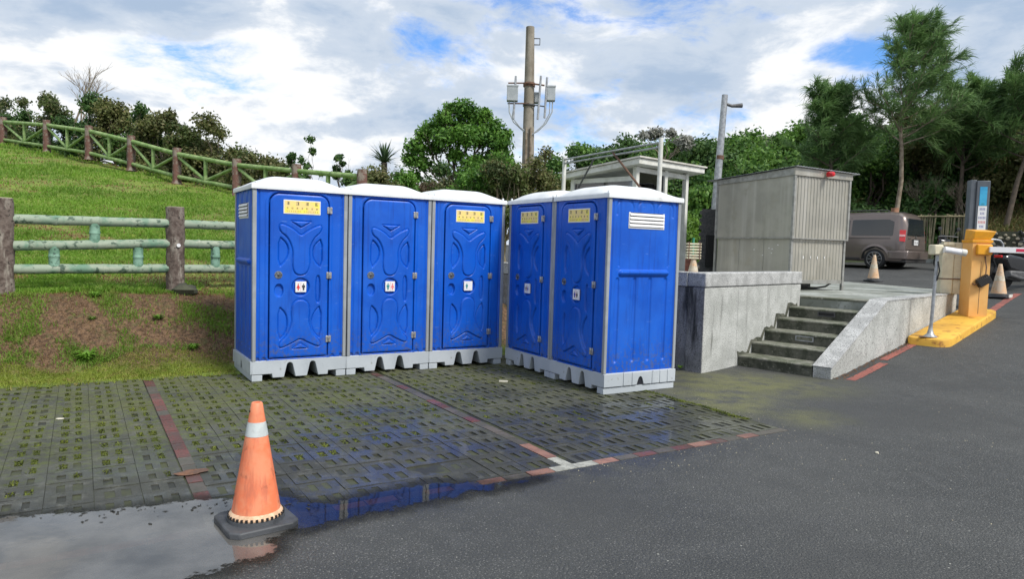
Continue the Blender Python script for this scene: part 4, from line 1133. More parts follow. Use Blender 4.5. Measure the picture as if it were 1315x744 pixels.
# ---------------------------------------------------------------- front fence (cast to look like bark posts and bamboo rails)
def rough_tube(p0, p1, r, m_=12, nodes=(), seed=0, n=12, wob=.004, ring=.006):
    """bamboo-like rail: slight wobble, raised rings"""
    r_ = random.Random(seed); p0, p1 = Vector(p0), Vector(p1); L = (p1 - p0).length
    ts = sorted(set([k / m_ for k in range(m_ + 1)] + [c + e for c in nodes for e in (-.016 / L, -.006 / L, .006 / L, .016 / L)]))
    ts = [t for t in ts if 0 <= t <= 1]; pts = []; rs = []
    for t in ts:
        pts.append(p0.lerp(p1, t) + Vector((0, 0, r_.uniform(-wob, wob))))
        near = any(abs(t - c) * L < .008 for c in nodes); rs.append(r + (ring if near else 0) + r_.uniform(-.001, .001))
    return MB().tube(pts, rs, n)
def bark_post(h, r, seed):
    r_ = random.Random(seed); n = 18; rows = 20; V = []; F = []
    for j in range(rows + 1):
        z = h * j / rows; fl = 1 + .35 * max(0, 1 - z / .14) ** 2
        for k in range(n):
            a = 2 * PI * k / n
            rr = r * fl * (1 + .05 * math.sin(3 * a + seed) + .06 * math.sin(7 * a + j * .4 + seed) + r_.uniform(-.045, .045))
            V.append((rr * math.cos(a), rr * math.sin(a), z))
    for j in range(rows):
        for k in range(n): F.append((j * n + k, j * n + (k + 1) % n, (j + 1) * n + (k + 1) % n, (j + 1) * n + k))
    F.append(tuple(range(rows * n, rows * n + n)))
    return MB().add(V, F)
FA = Vector((-6.28, 8.60, 0)); FB = Vector((-4.73, 9.80, 0)); fdir = (FB - FA).normalized(); fl_ = (FB - FA).length
fz = math.atan2(fdir.y, fdir.x)
t = thing('bamboo_look_fence', 'green and grey bamboo style rail fence with bark posts, nearest fence at the left', 'fence', (FB.x, FB.y, .85), fz)
def rail_z(k, at):  # heights at the left and right posts
    return [(1.77, 1.79), (1.44, 1.51), (1.15, 1.16)][k][at] - .85
for i, x in enumerate((-2 * fl_, -fl_, 0, fl_, 2 * fl_)):
    w_ = FB + fdir * x; gz = float(hill_z(w_.x, w_.y)) - .85
    p = obj('post', bark_post(2.01 - .85 - gz + .06, .118, 3 + i), 'post_bark', t, smooth=60); p.location = (x, 0, gz - .05)
    obj('post_top', MB().lathe([(.108, 0), (.112, .006), (.100, .012)], 18), 'stone_light', p).location = (0, 0, 2.01 - .85 - gz + .055)
    if i == 2: obj('bolt_head', MB().disc(.026, .02, 12, Matrix.Translation((.01, -.118, .72)) @ Matrix.Rotation(PI / 2, 4, 'X')), 'sign_white', p)
for b, x in enumerate((-2 * fl_, -fl_, 0, fl_)):
    for k in range(3):
        z0, z1 = (rail_z(k, 0), rail_z(k, 1)) if b == 1 else ((rail_z(k, 1), rail_z(k, 1)) if b > 1 else (rail_z(k, 0), rail_z(k, 0)))
        obj('rail', rough_tube((x + .08, 0, z0), (x + fl_ - .08, 0, z1), .063, 10, [(.26, .52, .74), (.12, .50, .80), (.30, .55, .86)][k], k + 7 * b), 'rail_green', t, smooth=60)
    for (fx, k) in ((.50, 0), (.27, 1), (.76, 1)):
        za = (rail_z(k, 0) + rail_z(k, 1)) / 2 if b == 1 else rail_z(k, 1 if b > 1 else 0)
        zb = (rail_z(k + 1, 0) + rail_z(k + 1, 1)) / 2 if b == 1 else rail_z(k + 1, 1 if b > 1 else 0)
        obj('short_upright', rough_tube((x + fl_ * fx, 0, zb + .03), (x + fl_ * fx, 0, za - .03), .062, 3, (.5,), k + b), 'rail_teal', t, smooth=60)
# dark stone lump at the foot of the right post
def lump(rx, ry, rz_, seed, n=10, m_=7):
    r_ = random.Random(seed); V = []; F = []
    for j in range(m_ + 1):
        ph = PI * j / m_
        for k in range(n):
            a = 2 * PI * k / n; q = 1 + r_.uniform(-.22, .22)
            V.append((rx * q * math.sin(ph) * math.cos(a), ry * q * math.sin(ph) * math.sin(a), rz_ * q * math.cos(ph)))
    for j in range(m_):
        for k in range(n): F.append((j * n + k, (j + 1) * n + k, (j + 1) * n + (k + 1) % n, j * n + (k + 1) % n))
    return MB().add(V, F)
tag(obj('stone', lump(.17, .13, .10, 4), 'mortar_dark', loc=(-4.52, 9.66, .86)), 'dark rough stone lying against the foot of the right bark post', 'stone')

# ---------------------------------------------------------------- upper fence on the hill (posts with green diagonal braces)
posts = [(-24.6, 31.79, 5.75, 6.85), (-21.82, 30.02, 5.39, 6.44), (-18.6, 27.96, 4.91, 6.04), (-15.88, 26.22, 4.49, 5.6), (-13.48, 24.69, 3.98, 5.06), (-11.16, 23.2, 3.45, 4.49),
         (-8.52, 21.51, 3.01, 4.0), (-6.23, 20.05, 2.72, 3.73), (-4.06, 18.66, 2.45, 3.49)]
t = thing('braced_fence', 'green rail fence with crossing braces and red brown posts along the grass hilltop', 'fence', (posts[5][0], posts[5][1], posts[5][2]))
o0 = Vector(posts[5][:3])
for i, (x, y, z0, z1) in enumerate(posts):
    p = obj('post', bark_post(z1 - z0 + .15, .13, 20 + i), 'post_red', t, smooth=60); p.location = Vector((x, y, z0 - .10)) - o0
for i in range(len(posts) - 1):
    a = Vector(posts[i][:3]) - o0; b = Vector(posts[i + 1][:3]) - o0
    ha, hb = posts[i][3] - posts[i][2], posts[i + 1][3] - posts[i + 1][2]
    At, Bt = a + Vector((0, 0, ha - .14)), b + Vector((0, 0, hb - .14)); Al, Bl = a + Vector((0, 0, .16)), b + Vector((0, 0, .16))
    obj('top_rail', MB().tube([At, Bt], .072, 10), 'upper_green', t); obj('bottom_rail', MB().tube([Al, Bl], .065, 10), 'upper_green', t)
    Mt, Ml = (At + Bt) / 2, (Al + Bl) / 2
    obj('upright', MB().tube([Ml, Mt], .062, 10), 'upper_green', t)
    obj('diagonal_brace', MB().tube([At - Vector((0, 0, .06)), Ml + Vector((0, 0, .04))], .050, 10), 'upper_green', t)
    obj('diagonal_brace', MB().tube([Bt - Vector((0, 0, .06)), Ml + Vector((0, 0, .04))], .050, 10), 'upper_green', t)
# ---------------------------------------------------------------- concrete platform, low wall, steps, side wall
pl = MB().prism([S(.02, -6.5)[:2], S(.02, -.24)[:2], S(3.03, -.24)[:2], S(3.03, 1.06)[:2], S(7.08, 1.06)[:2], S(7.10, 1.285)[:2], S(8.97, .73)[:2], S(10.9, -2.0)[:2], S(11.3, -6.5)[:2]], -.3, PLAT, 'z')
structure('concrete_platform', pl, 'concrete_top')
SF = R(45)
t = thing('low_wall', 'grey washed concrete wall with thick cap beside the steps, streak stained left end coloured darker for shade', 'wall', S(0, 0), SF)
# local frame of SF: x along s, y = -d
obj('wall_body', MB().box(0, 3.03, 0, .25, -.05, 1.135), 'concrete_wall', t, bevel=.014)
obj('end_wall', MB().box(-.003, .25, .252, 6.5, -.05, 1.135), 'concrete_dark', t, bevel=.006)  # side turned from the sun, its shade put into the darker concrete
obj('end_face', MB().box(-.008, -.0005, .004, .251, -.05, 1.132), 'concrete_dark', t)
obj('cap', MB().box(-.012, 3.04, -.014, .262, 1.142, 1.335), 'concrete_cap', t, bevel=.016)
obj('end_cap', MB().box(-.015, .262, .264, 6.5, 1.142, 1.333), 'concrete_cap', t, bevel=.008)
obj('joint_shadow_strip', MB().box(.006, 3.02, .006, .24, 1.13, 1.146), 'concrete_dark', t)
for x in (.92, 1.85): obj('formwork_seam', MB().box(x, x + .004, -.0012, .002, .02, 1.13), 'concrete_dark', t)
TR, RI = .408, PLAT / 6
t = thing('concrete_steps', 'six mossy concrete steps between the low wall and the sloping side wall', 'steps', S(.98, 0), SF)
for i in range(6):
    z1 = RI * (i + 1); x0 = TR * i
    x1 = TR * (i + 1) if i < 5 else TR * 5 + .008
    def wavy():
        r_ = random.Random(i); n = 14; V = []; F = []
        return None
    if i < 5:
        st = obj('step', MB().box(x0 + .012, x1 + .02, -1.048, -.001, z1 - RI - (.1 if i == 0 else .0) , z1 - .035), 'step_concrete', t)
        obj('tread', MB().box(x0, x1 + .010, -1.046, -.002, z1 - .034, z1), 'step_tread', st, bevel=.012)
    else:
        st = obj('step', MB().box(x0 + .012, x0 + .035, -1.048, -.001, z1 - RI, z1 - .035), 'step_concrete', t)
        obj('tread', MB().box(x0, x0 + .25, -1.046, -.002, z1 - .034, z1 + .004), 'step_tread', st, bevel=.012)
r_ = random.Random(17); low_e = []; up_e = []
for i in range(6):
    for f_ in (0, .2, .4, .6, .8):
        x = TR * (i + f_); base_z = RI * (i + 1)
        low_e.append((x, base_z - .02)); up_e.append((x - .035 + r_.uniform(-.02, .02), base_z + .045 + r_.uniform(-.02, .03) - .02 * f_))
V = []; F = []
for (a, b) in zip(low_e, up_e): V += [(a[0], -.0035, a[1]), (b[0], -.0035, b[1])]
for i in range(len(low_e) - 1):
    if V[2 * i + 2][0] < TR * 5 - .02: F.append((2 * i, 2 * i + 2, 2 * i + 3, 2 * i + 1))
obj('moss_stain', MB().add(V, F), 'step_concrete', t, smooth=0)
def vent_grille(i, y, broken):
    z = RI * i + .055
    fr = MB()
    x = TR * i + .008
    fr.box(x - .012, x + .004, y - .13, y + .13, z + .055, z + .068); fr.box(x - .012, x + .004, y - .13, y + .13, z - .008, z + .005)
    fr.box(x - .012, x + .004, y - .13, y - .115, z, z + .06); fr.box(x - .012, x + .004, y + .115, y + .13, z, z + .06)
    g = obj('step_light', fr, 'dark_metal' if broken else 'galvanised', t)
    obj('step_light_lens', MB().box(x - .002, x + .003, y - .115, y + .115, z + .005, z + .055), 'black' if broken else 'step_tread', g)
vent_grille(2, -.60, False); vent_grille(4, -.58, True)
# side wall: sloping string wall then level wall along the ramp
t = thing('side_wall', 'grey concrete wall right of the steps, sloping down beside them then level along the road', 'wall', S(.99, 1.06), SF)
W0, W1 = 0.0, -.235       # local y: inner face 0, outer face -.235
sl = MB()
poly = [(0, -.05), (TR * 5 + .06, -.05), (TR * 5 + .06, PLAT + .012), (TR * 5 - .0, PLAT + .012), (0.0, .145)]
sl.prism([(p[0], p[1]) for p in poly], W0, W1, 'y')
obj('string_wall', sl, 'concrete_wall', t, bevel=.006)
obj('sloping_cap', MB().prism([(-.006, .147), (TR * 5 - .0, PLAT + .014), (TR * 5 + .07, PLAT + .014), (TR * 5 + .07, PLAT + .026), (TR * 5 - .008, PLAT + .026), (-.010, .160)], .006, -.246, 'y'), 'concrete_cap', t)
for k, (a, b) in enumerate(((TR * 5 + .064, 3.10), (3.115, 6.08))):
    obj('wall_panel', MB().box(a, b, W1 + .002 * k, W0 + .02, -.05, PLAT + .010), 'concrete_wall', t, bevel=.006)
    obj('wall_cap', MB().box(a, b, W1 - .008, W0 + .024, PLAT + .012, PLAT + .030), 'concrete_cap', t)
obj('wall_joint', MB().box(3.098, 3.118, W1 + .02, W0, -.05, PLAT + .005), 'concrete_dark', t)
obj('end_face', MB().box(6.081, 6.10, W1 + .01, W0 + .0, -.05, PLAT + .02), 'concrete_dark', t)
# litter line and painted line along the wall's foot
def road_strip(name, s0, s1, d0, d1, m, lift=.006, n=24, **kw):
    V = []; F = []
    r_ = random.Random(int(s0 * 100))
    for i in range(n + 1):
        s_ = s0 + (s1 - s0) * i / n
        for d in (d0, d1):
            x, y, _ = S(s_, d + r_.uniform(-.006, .006)); V.append((x, y, road_z(x, y) + lift))
    for i in range(n): F.append((2 * i, 2 * i + 1, 2 * i + 3, 2 * i + 2))
    me = bpy.data.meshes.new(name); me.from_pydata(V, [], [f[::-1] for f in F]); me.update()
    return structure(name, me, m, **kw)
road_strip('painted_line', 1.12, 2.42, 1.43, 1.545, 'red_line')
road_strip('painted_line', 2.62, 4.05, 1.36, 1.47, 'red_line')
road_strip('painted_line', 7.6, 10.6, 1.62, 1.76, 'red_line')
r_ = random.Random(2)
lm = MB()
for k in range(240):
    s_ = r_.uniform(1.05, 4.1); d = 1.30 + abs(r_.gauss(0, .05)); x, y, _ = S(s_, d); z = road_z(x, y) + .008
    a = r_.uniform(0, PI); L = r_.uniform(.008, .028); q = Vector((math.cos(a), math.sin(a), r_.uniform(0, .3))) * L; e = Vector((-q.y, q.x, 0)) * .4
    p = Vector((x, y, z)); lm.add([p - q, p + e, p + q + Vector((0, 0, .006)), p - e], [(0, 1, 2, 3)])
obj('leaf_litter', lm, 'litter_brown', smooth=0, kind='stuff')

# small loose things on the ground
tag(obj('broken_tile', lump(.115, .045, .014, 9), 'rust', loc=(-2.13, 4.66, .010), rz=.5), 'rust brown slab fragment lying on the pavers by the dark brick line', 'debris')
tag(obj('paper_scrap', MB().box(-.05, .05, -.022, .022, 0, .014), 'litter_pale', loc=(-.07, 8.18, .004), rz=-.2), 'small pale scrap on the mossy pavers in front of the corner toilets', 'litter')
tag(obj('stone', lump(.016, .013, .010, 5, 8, 5), 'litter_pale', loc=(3.02, 5.62, .006)), 'small white pebble on the asphalt right of the bay corner', 'stone')
tag(obj('leaf', lump(.035, .022, .006, 6, 8, 4), 'litter_pale', loc=(-3.87, 5.95, .006)), 'pale dead leaf on the pavers at the far left', 'leaf')
dl = MB()
r_ = random.Random(12)
for k in range(110):
    t_ = r_.random(); x = -3.2 + 2.0 * t_ + r_.gauss(0, .05); y = 3.80 + .36 * t_ + r_.gauss(0, .055) - (.25 * r_.random() if r_.random() < .25 else 0)
    a = r_.uniform(0, 2 * PI); L = r_.uniform(.005, .020)
    dl.add([Vector((x + L * math.cos(a + q) * (1, .5)[i % 2], y + L * math.sin(a + q) * (1, .5)[i % 2], .0075)) for i, q in enumerate((0, 1.4, 3.1, 4.6))], [(0, 1, 2, 3)])
obj('wet_leaf_bits', dl, 'dark_leaf', smooth=0, kind='stuff')

gm = MB(); r_ = random.Random(23)
for k in range(380):
    if k < 90: uu, vv_ = r_.uniform(-2.6, .3), -.11 - abs(r_.gauss(0, .22))
    elif k < 190: uu, vv_ = abs(r_.gauss(0, .12)), r_.uniform(0, 3.0)
    else: uu, vv_ = r_.uniform(-1.5, 6), -r_.uniform(.1, 2.6)
    x, y, _ = uv(uu, vv_); z = road_z(x, y); L = r_.uniform(.002, .007)
    gm.add([Vector((x, y, z)) + Vector(q) * L for q in ((1, 0, 0), (-.5, .9, 0), (-.6, -.8, 0), (0, .1, 1.0))], [(0, 1, 3), (1, 2, 3), (2, 0, 3)])
obj('grit', gm, 'stone_light', smooth=0, kind='stuff')

# ---------------------------------------------------------------- metal shed
e1a = math.atan2(.45, .893)
t = thing('metal_shed', 'grey sheet metal shed on short legs on the concrete platform, red lamp under its roof', 'shed', (5.13, 12.9, PLAT), e1a)
LX, LY = 1.52, 2.02   # along the right face, along the left face
zt0, zt1 = 2.27, 2.17   # top at front, at back (above the platform)
def rib_sheet(x0, x1, z0, z1, y, pitch, dep, sx_=1):
    V = []; F = []; n = int((x1 - x0) / pitch); k = 0
    xs = []
    for i in range(n):
        a = x0 + i * pitch
        xs += [(a, 0), (a + pitch * .62, 0), (a + pitch * .70, dep), (a + pitch * .92, dep)]
    xs.append((x1, 0))
    for (x, d) in xs: V += [(x, y - d, z0), (x, y - d, z1)]
    for i in range(len(xs) - 1): F.append((2 * i, 2 * i + 2, 2 * i + 3, 2 * i + 1))
    return V, F
g = .035
up = MB().box(.03, LX - .03, .03, LY - .03, .99, 2.14); obj('upper_box', up, 'shed_metal', t)
obj('lower_box', MB().box(.065, LX - .065, .065, LY - .03, .17, .99), 'shed_metal', t)
V, F = rib_sheet(.05, LX - .02, .985, 2.12, .026, .085, .012); obj('ribbed_sheet', MB().add(V, F), 'shed_metal', t, smooth=0)
V, F = rib_sheet(.11, LX - .07, .20, .96, .062, .085, .010); obj('ribbed_sheet', MB().add(V, F), 'shed_metal', t, smooth=0)
for k in range(3):   # flat sheets of the left face
    y0 = .05 + k * .645
    obj('flat_sheet', MB().box(.014, .029, y0, y0 + .6445, .985, 2.13), 'shed_metal', t, bevel=.002)
    obj('flat_sheet', MB().box(.052, .064, y0 + .03, min(LY - .04, y0 + .668), .20, .975), 'shed_metal', t, bevel=.002)
for (x, y) in ((0, 0), (LX - .04, 0), (0, LY - .04)):
    obj('corner_trim', MB().box(x - .004, x + .044, y - .002, y + .044, .975, 2.16), 'shed_trim', t, bevel=.003)
    obj('leg', MB().box(x + .038 - (.05 if x > 1 else 0), x + .088 - (.05 if x > 1 else 0), y + .044, y + .094, 0, .985), 'shed_trim', t, bevel=.003)
obj('leg', MB().box(LX - .09, LX - .04, LY - .08, LY - .03, 0, .985), 'shed_trim', t, bevel=.003)
obj('bottom_rail', MB().box(.08, LX - .065, .046, .056, .13, .20), 'shed_trim', t, bevel=.002)
obj('bottom_rail', MB().box(.044, .054, .10, LY - .05, .13, .20), 'shed_trim', t, bevel=.002)
obj('skirt_edge', MB().box(.0, LX, -.004, .020, .965, .985), 'shed_trim', t); obj('skirt_edge', MB().box(-.004, .013, .0, LY, .965, .984), 'shed_trim', t)
obj('fascia', MB().add([(-.02, -.012, 2.13), (LX + .02, -.012, 2.13), (LX + .02, -.012, 2.24), (-.02, -.012, 2.27), (-.02, .028, 2.13), (LX + .02, .028, 2.13), (LX + .02, .028, 2.24), (-.02, .028, 2.27)],
    [(0, 1, 2, 3), (5, 4, 7, 6), (3, 2, 6, 7), (0, 4, 5, 1), (1, 5, 6, 2), (0, 3, 7, 4)]), 'shed_metal', t)
obj('fascia', MB().prism([(.03, 2.13), (LY + .0, 2.08), (LY + .0, 2.17), (.03, 2.265)], -.014, .012, 'x'), 'shed_trim', t)
# corrugated roof sheet, slopes down to the back
V = []; F = []; n = 46
for i in range(n + 1):
    x = -.06 + (LX + .20) * i / n; dz = .010 * (i % 2)
    for y in (-.07, LY + .26): V.append((x, y, 2.285 - .048 * y + dz - .02 * x)); V.append((x, y, 2.275 - .048 * y + dz - .02 * x))
for i in range(n):
    a = 4 * i; b = 4 * (i + 1); F += [(a, b, b + 2, a + 2), (a + 1, a + 3, b + 3, b + 1), (a, a + 1, b + 1, b), (a + 2, b + 2, b + 3, a + 3)]
obj('roof_sheet', MB().add(V, F), 'galvanised', t, smooth=0)
T = Matrix.Translation((.80, -.012, 2.19)) @ Matrix.Rotation(PI / 2, 4, 'X')
lp = obj('red_lamp', MB().lathe([(.048, .03), (.052, .05), (.050, .13), (.040, .16), (.015, .172)], 20, T), 'tail_red', t)
obj('lamp_socket', MB().lathe([(.036, 0), (.040, .03)], 16, T), 'cream', lp)
obj('sheet_label', MB().box(1.16, 1.34, -.0135, -.0122, 2.155, 2.215), 'shed_trim', t)
for k, x in enumerate((.36, .55, .74, .93)):
    obj('rust_hole', MB().box(x, x + .018, .046, .0495, .60 + .01 * (k % 2), .65), 'sign_white', t)
r_ = random.Random(3)
for k in range(6): 
    y = r_.uniform(.35, .95); z = r_.uniform(.62, .88)
    obj('paint_chip', MB().box(.0495, .0515, y, y + .03, z, z + .014), 'sign_white', t)
obj('floor_frame', MB().box(.10, .9, .30, .36, .06, .12), 'dark_metal', t)
obj('drain_hose', MB().tube([(.6, .25, .05), (.95, .2, .04), (1.15, .16, .07), (1.25, .12, .14)], .018, 8), 'black', t)

# dark corrugated panel and post standing left of the shed
t = thing('dark_rack', 'black upright rack with notched edge just left of the metal shed', 'rack', (4.27, 15.5, PLAT))
obj('panel', MB().box(-.12, .16, -.04, .04, 0, 1.62), 'dark_metal', t)
obj('shelf_box', MB().box(-.02, .2, -.12, -.045, .35, 1.05), 'black', t, bevel=.01)
for k in range(9): obj('notch', MB().box(-.16, -.121, -.05, .05, .22 + k * .16, .30 + k * .16), 'dark_metal', t)
t = thing('green_frame', 'thin green metal post and crossbar behind the slatted basket', 'frame', (4.32, 17.2, road_z(4.3, 17.2)))
obj('post', MB().tube([(.10, 0, 0), (.10, 0, 1.45)], .028, 8), 'green_paint', t); obj('crossbar', MB().tube([(-.75, 0, 1.22), (.10, 0, 1.22)], .022, 8), 'galvanised', t)
t = thing('brick_planter', 'low red brown brick planter with pale coping seen beyond the white booth post', 'planter', (4.3, 18.6, road_z(4.3, 18.6)), .1)
obj('planter_wall', MB().box(-.9, .5, -.2, .2, 0, .86), 'brick_wall_red', t); obj('coping', MB().box(-.93, .53, -.23, .23, .862, .95), 'concrete_top', t)
r_ = random.Random(1)
for row in range(7):
    for c in range(6):
        x = -.895 + c * .232 + (.116 if row % 2 else 0)
        if x + .222 > .5: continue
        obj('brick', MB().box(x, x + .222, -.212, -.2005, .02 + row * .12, .128 + row * .12), 'brick_wall_red', t)

# ---------------------------------------------------------------- white guard booth
t = thing('guard_booth', 'white guard booth with windows and a wide flat roof behind the rightmost toilets', 'booth', (2.45, 14.0, PLAT), SF)
# local x to the right/back (along s), local y to the left/back
BX, BY = 2.5, 2.0
def rz_(x, y): return 2.50 - .105 * y + .015 * x
V = [(x, y, rz_(x, y) + h) for h in (-.115, .0) for (x, y) in ((-.02, -.02), (BX, -.02), (BX, BY), (-.02, BY))]
obj('roof_slab', MB().add(V, [(0, 3, 2, 1), (4, 5, 6, 7), (0, 1, 5, 4), (1, 2, 6, 5), (2, 3, 7, 6), (3, 0, 4, 7)]), 'white_paint', t, bevel=.01)
V = [(x, y, rz_(x, y) + h) for h in (.004, .035) for (x, y) in ((-.06, -.06), (BX + .04, -.06), (BX + .04, BY + .04), (-.06, BY + .04))]
obj('roof_sheet', MB().add(V, [(0, 3, 2, 1), (4, 5, 6, 7), (0, 1, 5, 4), (1, 2, 6, 5), (2, 3, 7, 6), (3, 0, 4, 7)]), 'booth_roof', t)
in_ = .20; x0, x1, y0, y1 = in_, BX - .42, in_, BY - .16
for (x, y) in ((x0, y0), (x1, y0), (x0, y1), (x1, y1), ((x0 + x1) / 2 + .1, y0)):
    obj('corner_post', MB().box(x - .05, x + .05, y - .05, y + .05, 0, rz_(x, y) - .12), 'white_paint', t, bevel=.004)
for (a, b, c, d) in ((x0 + .05, x1 - .05, y0 - .03, y0 + .03), (x0 + .05, x1 - .05, y1 - .03, y1 + .03)):
    obj('lintel', MB().box(a, b, c, d, 2.26 if c < 1 else 2.06, rz_(0, y0) - .125 if c < 1 else 2.16), 'white_paint', t)
obj('sill_wall', MB().box(x0 + .05, (x0 + x1) / 2 + .05, y0 - .03, y0 + .03, 0, .95), 'white_paint', t)
obj('window_pane', MB().box(x0 + .05, (x0 + x1) / 2 + .05, y0 - .006, y0 + .006, .95, 2.26), 'glass', t)
obj('lintel', MB().box(x0 - .03, x0 + .03, y0 + .05, y1 - .05, 2.08, 2.175), 'white_paint', t); obj('sill_wall', MB().box(x0 - .03, x0 + .03, y0 + .05, y1 - .05, 0, .95), 'white_paint', t)
obj('window_pane', MB().box(x0 - .006, x0 + .006, y0 + .05, y1 - .05, .95, 2.08), 'glass', t)
obj('window_pane', MB().box(x0 + .05, x1 - .05, y1 - .006, y1 + .006, .95, 2.02), 'glass', t)
obj('sill_wall', MB().box(x0 + .05, x1 - .05, y1 - .03, y1 + .03, 0, .95), 'white_paint', t)

# pipe frame in front of the booth
t = thing('pipe_frame', 'tall white pipe goal frame with a rusty prop in front of the guard booth', 'frame', (2.45, 12.0, PLAT - .02))
A_, B_ = Vector((0, 0, 0)), Vector((-1.45, 2.7, 0)); H_ = 3.50 - PLAT
obj('post', MB().tube([A_, A_ + Vector((.01, 0, H_ + .05))], .040, 10), 'white_paint', t); obj('post', MB().tube([B_, B_ + Vector((.02, 0, H_ + .02))], .042, 10), 'white_paint', t)
for dz in (-.03, -.11): obj('crossbar', MB().tube([A_ + Vector((0, 0, H_ + dz)), B_ + Vector((0, 0, H_ + dz - .0))], .019, 10), 'galvanised', t)
m1 = A_.lerp(B_, .44); obj('prop', MB().tube([m1 + Vector((0, 0, H_ - .06)), Vector((.10, -.55, 1.10))], .020, 8), 'rust', t)
m2 = A_.lerp(B_, .64); obj('prop', MB().tube([m2 + Vector((0, 0, H_ - .12)), B_ + Vector((-.05, .1, 1.2))], .018, 8), 'dark_metal', t)

# ---------------------------------------------------------------- street lamp behind the shed
gz = road_z(5.2, 18)
t = thing('lamp_post', 'leaning white metal lamp post with a short arm behind the metal shed', 'lamp post', (5.10, 18, gz))
obj('pole', MB().tube([(0, 0, 0), (.05, 0, 2.2), (.16, 0, 4.98)], [.115, .10, .075], 14), 'galvanised', t)
obj('collar', MB().tube([(.105, 0, 3.35), (.110, 0, 3.45)], .098, 14), 'rust', t); obj('collar', MB().tube([(.05, 0, 2.05), (.052, 0, 2.12)], .112, 14), 'galvanised', t)
obj('lamp_arm', MB().tube([(.15, -.02, 4.76), (.34, -.03, 4.70), (.60, -.03, 4.72)], [.04, .04, .06], 8), 'dark_metal', t)

# ---------------------------------------------------------------- utility pole with boxes
gz = float(hill_z(.3, 22)) 
t = thing('utility_pole', 'tall concrete utility pole carrying grey equipment boxes and pipes', 'utility pole', (.40, 22, 1.0))
obj('pole', MB().tube([(0, 0, 0), (-.02, 0, 3.6), (-.07, 0, 7.40)], [.20, .185, .13], 18), 'pole_concrete', t)
obj('step_bracket', MB().tube([(.03, -.03, 7.05), (.24, -.03, 7.05), (.24, -.03, 6.86), (.05, -.03, 6.86)], .018, 6), 'dark_metal', t)
def pbox(x, z, w_, h_, y=-.15): 
    b = obj('equipment_box', MB().box(x - w_ / 2, x + w_ / 2, y - .13, y + .13, z - h_ / 2, z + h_ / 2), 'box_grey', t, bevel=.015)
    obj('box_lid_rim', MB().box(x - w_ / 2 - .012, x + w_ / 2 + .012, y - .142, y - .118, z + h_ / 2 - .03, z + h_ / 2 + .012), 'box_grey', b)
pbox(-.56, 5.32, .34, .46); pbox(.63, 5.36, .26, .44, -.1); pbox(.20, 5.26, .16, .30, .12)
for z in (5.64, 5.02): obj('crossarm', MB().tube([(-.70, -.17, z), (-.05, -.2, z + .01)], .022, 6), 'rust', t); 
obj('crossarm', MB().tube([(-.15, -.2, 5.66), (.42, -.16, 5.60)], .026, 6), 'rust', t); obj('crossarm', MB().tube([(-.15, -.2, 5.02), (.45, -.16, 4.96)], .020, 6), 'dark_metal', t)
obj('pole_band', MB().tube([(-.052, 0, 5.58), (-.052, 0, 5.70)], .185, 16), 'rust', t); obj('pole_band', MB().tube([(-.04, 0, 4.98), (-.04, 0, 5.04)], .19, 16), 'dark_metal', t)
for (x, z0, z1, lx) in ((.27, 4.55, 5.88, .03), (.47, 4.60, 5.84, .02), (-.49, 4.55, 5.85, .02)):
    obj('antenna_pipe', MB().tube([(x - lx, -.2, z0), (x + lx, -.2, z1)], .034, 8), 'galvanised', t)
for (pts_, r_q) in (([(-.66, -.2, 5.1), (-.64, -.2, 4.75), (-.5, -.2, 4.45), (-.2, -.18, 4.2), (-.05, -.15, 4.1)], .020), ([(-.48, -.2, 5.1), (-.55, -.2, 4.6), (-.3, -.2, 4.3), (-.05, -.17, 4.15)], .018),
                    ([(.68, -.15, 5.15), (.68, -.15, 4.8), (.50, -.15, 4.45), (.25, -.15, 4.2), (.06, -.15, 4.1)], .020), ([(.60, -.15, 5.15), (.60, -.15, 4.75), (.42, -.15, 4.4), (.05, -.15, 4.06)], .016)):
    obj('cable', MB().tube(pts_, r_q, 6), 'box_grey', t)
for x in (-.09, .05): obj('conduit', MB().tube([(x, -.21, 0), (x - .01, -.21, 4.3)], .035, 8), 'bark_pale', t)

# ---------------------------------------------------------------- yellow island, barrier, cabinet, camera post, kiosk
def iz(s_, d): x, y, _ = S(s_, d); return road_z(x, y)
def island():
    ring = []
    s0, s1, d0, d1, r_ = 4.02, 7.45, 1.315, 1.90, .20
    for (cs, cd, a0) in ((s1 - r_, d1 - r_, 0), (s0 + r_, d1 - r_, 90), (s0 + .09, d0 + .09, 180), (s1 - .09, d0 + .09, 270)):
        rr = r_ if cd > 1.5 else .09
        for k in range(7):
            a = R(a0 + 15 * k); ring.append((cs + rr * math.cos(a), cd + rr * math.sin(a)))
    n = len(ring); V = []
    cs, cd = (s0 + s1) / 2, (d0 + d1) / 2
    for (off, h) in ((0, -.10), (0, .095), (.012, .118), (.035, .125)):
        for (s_, d) in ring:
            q = math.hypot(s_ - cs, d - cd); s2 = s_ - (s_ - cs) / q * off; d2_ = d - (d - cd) / q * off * 1.5
            x, y, _ = S(s2, d2_); V.append((x, y, iz(s_, d) * (1 if True else 0) + h))
    F = []
    for j in range(3):
        for k in range(n): F.append((j * n + k, j * n + (k + 1) % n, (j + 1) * n + (k + 1) % n, (j + 1) * n + k))
    F.append(tuple(range(3 * n, 4 * n)))
    me = MB().add(V, F).mesh('traffic_island', 40)
    bm = bmesh.new(); bm.from_mesh(me); bmesh.ops.triangulate(bm, faces=[f for f in bm.faces if len(f.verts) > 4]); bm.to_mesh(me); bm.free()
    return me
tag(obj('traffic_island', island(), 'yellow_kerb'), 'rounded yellow painted kerb island carrying the barrier cabinet and a camera post', 'traffic island')
x, y, _ = S(4.20, 1.60); zb = road_z(x, y) + .12
t = thing('camera_post', 'thin metal post with cream box and white tube camera on the yellow island', 'camera post', (x, y, zb), .2)
